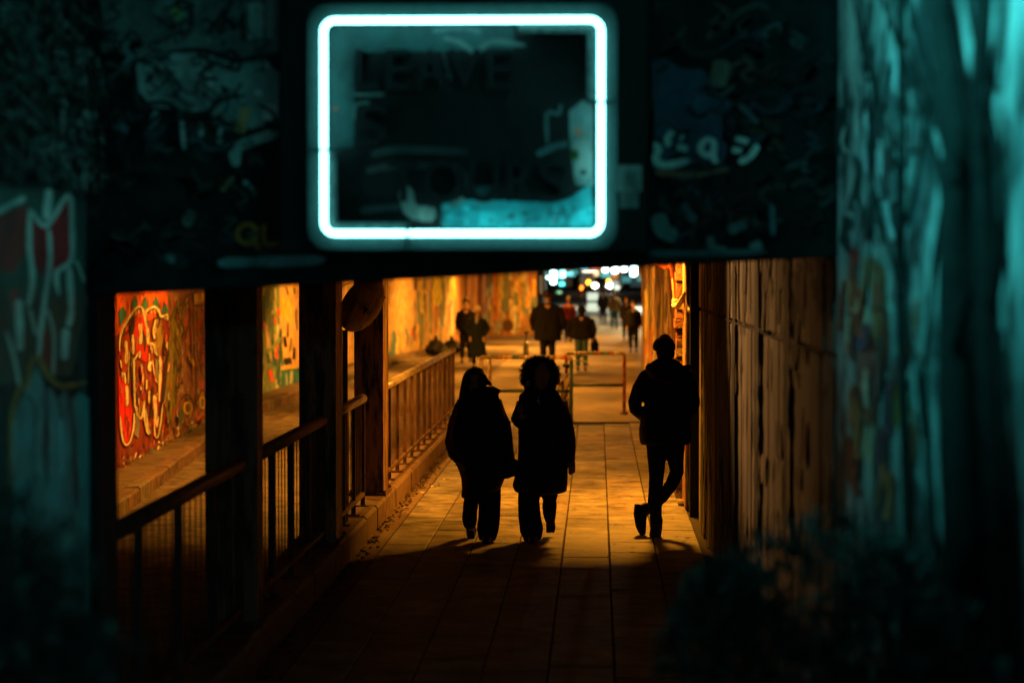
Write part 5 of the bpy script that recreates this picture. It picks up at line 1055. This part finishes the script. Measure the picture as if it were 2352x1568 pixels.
# ------------------------------------------------------------------ plants in the foreground
M_leaf = mat('dark_evergreen_leaf', (.032, .058, .045), rough=.45, var=.5, scale=20, spec=.5)
M_stem = mat('brown_stem', (.014, .012, .010), rough=.9, var=.4, scale=20)
def leaf(mb, p, L, wdt, d, up):
    d = d.normalized(); s = d.cross(up)
    if s.length < 1e-3: s = d.orthogonal()
    s.normalize(); n = s.cross(d)
    mb.add([p, p + d * L * .35 + s * wdt * .5 + n * wdt * .12, p + d * L, p + d * L * .35 - s * wdt * .5 + n * wdt * .12, p + d * L * .45 - n * wdt * .08], [(0, 1, 4), (1, 2, 4), (2, 3, 4), (3, 0, 4)])
def shrub(name, label, blobs, n, L, base):
    t = thing(name, label, 'shrub', base)
    mb = MB()
    for i in range(n):
        c, r = random.choice(blobs)
        v = Vector((random.gauss(0, 1), random.gauss(0, 1), random.gauss(0, 1))).normalized(); rad = random.uniform(.55, 1.0) ** .5
        p = Vector(c) + Vector((v.x * r[0], v.y * r[1], v.z * r[2])) * rad * (1 + .18 * noise.noise(v * 3))
        if p.z < .02 or p.x > .955: continue
        d = (v + Vector((random.uniform(-.8, .8), random.uniform(-.8, .8), random.uniform(-.5, .9)))); leaf(mb, p, L * random.uniform(.6, 1.3), L * random.uniform(.35, .55), d, Vector((random.uniform(-.4, .4), random.uniform(-.4, .4), 1)))
    mb.build('foliage', M_leaf, t, kind='stuff')
    mb = MB()
    for i in range(14):
        c, r = random.choice(blobs); e = Vector(c) + Vector((random.uniform(-.6, .6) * r[0], random.uniform(-.6, .6) * r[1], random.uniform(0, .8) * r[2])); b0 = Vector(base) + Vector((random.uniform(-.08, .08), random.uniform(-.08, .08), 0))
        mb.tube([b0, b0.lerp(e, .5) + Vector((random.uniform(-.06, .06), random.uniform(-.06, .06), .05)), e], [.016, .011, .004], n=5)
    mb.build('stems', M_stem, t)
shrub('evergreen_shrub', 'blurred evergreen shrub in the lower right foreground', [((.62, 6.6, 1.30), (.38, .4, .42)), ((.37, 6.5, 1.25), (.20, .35, .38)), ((.80, 6.4, 1.20), (.2, .5, .48)), ((.70, 6.3, .8), (.3, .5, .55)), ((.44, 6.3, .75), (.24, .4, .5)), ((.60, 6.2, .35), (.36, .5, .4)), ((.84, 5.9, 1.15), (.13, .35, .45)), ((.5, 6.5, 1.0), (.3, .4, .5))], 17000, .048, (.55, 6.4, 0))
shrub('rounded_shrub', 'black rounded shrub in the lower left corner of the foreground', [((-1.25, 5.0, 1.36), (.25, .3, .56)), ((-1.2, 5.0, 1.0), (.32, .3, .74)), ((-1.12, 5.0, .6), (.34, .3, .6)), ((-1.4, 5.0, 1.1), (.25, .3, .7))], 15000, .045, (-1.25, 5.0, 0))
# ivy hanging over the left wing wall
iv = thing('hanging_ivy', 'dark ivy hanging over the top of the left wing wall', 'ivy', (-2.05, 9, 2.75))
mb = MB()
for i in range(2600):
    y = random.uniform(8.2, 9.86); z = 2.74 + abs(random.gauss(0, .5)); x = -2.09 + abs(random.gauss(0, .035)); leaf(mb, Vector((x, y, z)), random.uniform(.03, .055), random.uniform(.03, .05), Vector((random.uniform(.1, .8), random.uniform(-.8, .8), -1)), Vector((1, random.uniform(-.5, .5), .2)))
mb.build('foliage', mat('ivy_leaf', (.05, .085, .07), rough=.4, var=.5, scale=20, spec=.5), iv, kind='stuff')
mb = MB()
for i in range(12):
    y = random.uniform(8.3, 9.8); mb.tube([(-2.085, y, 4.4), (-2.08, y + random.uniform(-.1, .1), 3.4), (-2.08, y + random.uniform(-.15, .15), 2.75)], [.012, .009, .004], n=5)
mb.build('stems', M_stem, iv)
# bare climbing stems against the right wing wall
vn = thing('bare_climber', 'bare dark climbing stems against the pale wing wall at right', 'climber', (.9, 6.6, 0))
def vine(pxs, off, r0, r1):
    pts = []
    for (x, y) in pxs:
        Yv = (.975 - off) * F / (x - VX); pts.append(Vector((.975 - off, Yv, gz(y, Yv))))
    n = len(pts); mb = MB(); mb.tube(pts, [r0 + (r1 - r0) * i / (n - 1) for i in range(n)], n=7); mb.build('stem', M_stem, vn, smooth=True)
vine([(2078, 1500), (2085, 1200), (2070, 900), (2062, 600), (2066, 300), (2062, -60), (2066, -260)], .03, .020, .011)
vine([(2200, 1568), (2205, 1200), (2190, 900), (2185, 600), (2190, 300), (2150, 60), (2120, -120)], .06, .06, .03)
vine([(2188, 700), (2160, 430), (2110, 250), (2040, 60), (2000, -60)], .05, .016, .007)
vine([(2190, 420), (2140, 220), (2090, 60), (2060, -100)], .08, .018, .009)
vine([(2300, 1500), (2285, 1100), (2262, 800), (2255, 500), (2240, 200), (2255, -100)], .06, .04, .022)
vine([(2262, 780), (2290, 620), (2300, 500), (2280, 330), (2230, 100), (2200, -60)], .05, .014, .008)
vine([(2120, 1000), (2105, 860), (2085, 760), (2035, 560), (2000, 420), (1985, 200), (1970, 0)], .03, .010, .005)
vine([(2150, 1300), (2128, 1050), (2120, 850), (2140, 600), (2160, 450)], .04, .013, .007)
vine([(2062, 420), (2020, 260), (1975, 120), (1950, -20)], .03, .007, .004)
vine([(1985, 700), (2005, 480), (1990, 300), (2020, 150), (2045, -40)], .04, .006, .004)
vine([(2062, 560), (2100, 420), (2125, 250), (2160, 90), (2170, -60)], .05, .008, .005)
vine([(2190, 820), (2230, 640), (2236, 450), (2262, 260), (2290, 60), (2300, -80)], .06, .016, .009)
vine([(2035, 980), (2020, 760), (2030, 620), (1995, 520)], .03, .006, .003)
vine([(2330, 1568), (2325, 1200), (2300, 950), (2292, 760)], .05, .016, .010)

# ------------------------------------------------------------------ the teal street lamp on the near side of the bridge (above and outside the frame)
sl = thing('street_lamp', 'street lamp with cool teal light before the bridge', 'lamp', (-1.85, 4.6, 0))
mb = MB(); mb.tube([(-1.85, 4.6, 0), (-1.85, 4.6, 3.0), (-1.85, 4.6, 4.7), (-1.8, 4.7, 4.95), (-1.58, 4.95, 5.07)], [.06, .05, .04, .035, .03], n=10); mb.build('pole', M_steel, sl, smooth=True)
mb = MB(); mb.loft([((-1.5, 5.0, 5.03), .1, .08), ((-1.5, 5.0, 5.1), .16, .1), ((-1.5, 5.0, 5.15), .08, .05)], n=14); mb.build('lamp_head', M_steel, sl, smooth=True)
mb = MB(); mb.box(-1.58, -1.42, 4.95, 5.05, 5.015, 5.028); mb.build('lens', mat('teal_lamp_glass', (.6, 1, 1), emit=TEAL, es=8), sl)
l = bpy.data.lights.new('lamp_light', 'SPOT'); l.energy = 1500; l.color = TEAL; l.spot_size = R(94); l.spot_blend = .85; l.shadow_soft_size = .04
lo = bpy.data.objects.new('lamp_light', l); COL.objects.link(lo); lo.location = (-1.5, 5.0, 5.0)
lo.rotation_euler = (Vector((.975, 6.0, 4.6)) - Vector(lo.location)).to_track_quat('-Z', 'Y').to_euler(); adopt(lo, sl)

fill = thing('fill_lamp', 'added cool fill lamp behind the viewer', 'lamp', (.7, -4.2, 3.3))  # added fill light with a lamp body, out of view
mb = MB(); mb.loft([((.7, -4.2, 3.22), .10, .10), ((.7, -4.2, 3.3), .14, .14), ((.7, -4.2, 3.5), .05, .05)], n=12); mb.build('hood', M_steel, fill)
mb = MB(); mb.tube([(.7, -4.2, 3.45), (.7, -4.3, 3.7), (1.0, -4.4, 3.7)], .02, n=6); mb.build('bracket', M_steel, fill)
l = bpy.data.lights.new('lamp_light', 'POINT'); l.energy = 150; l.color = (.22, .8, .85); l.shadow_soft_size = .1
lo = bpy.data.objects.new('lamp_light', l); COL.objects.link(lo); lo.location = (.7, -4.2, 3.12); adopt(lo, fill)

bpy.data.scenes.remove(BENCH)
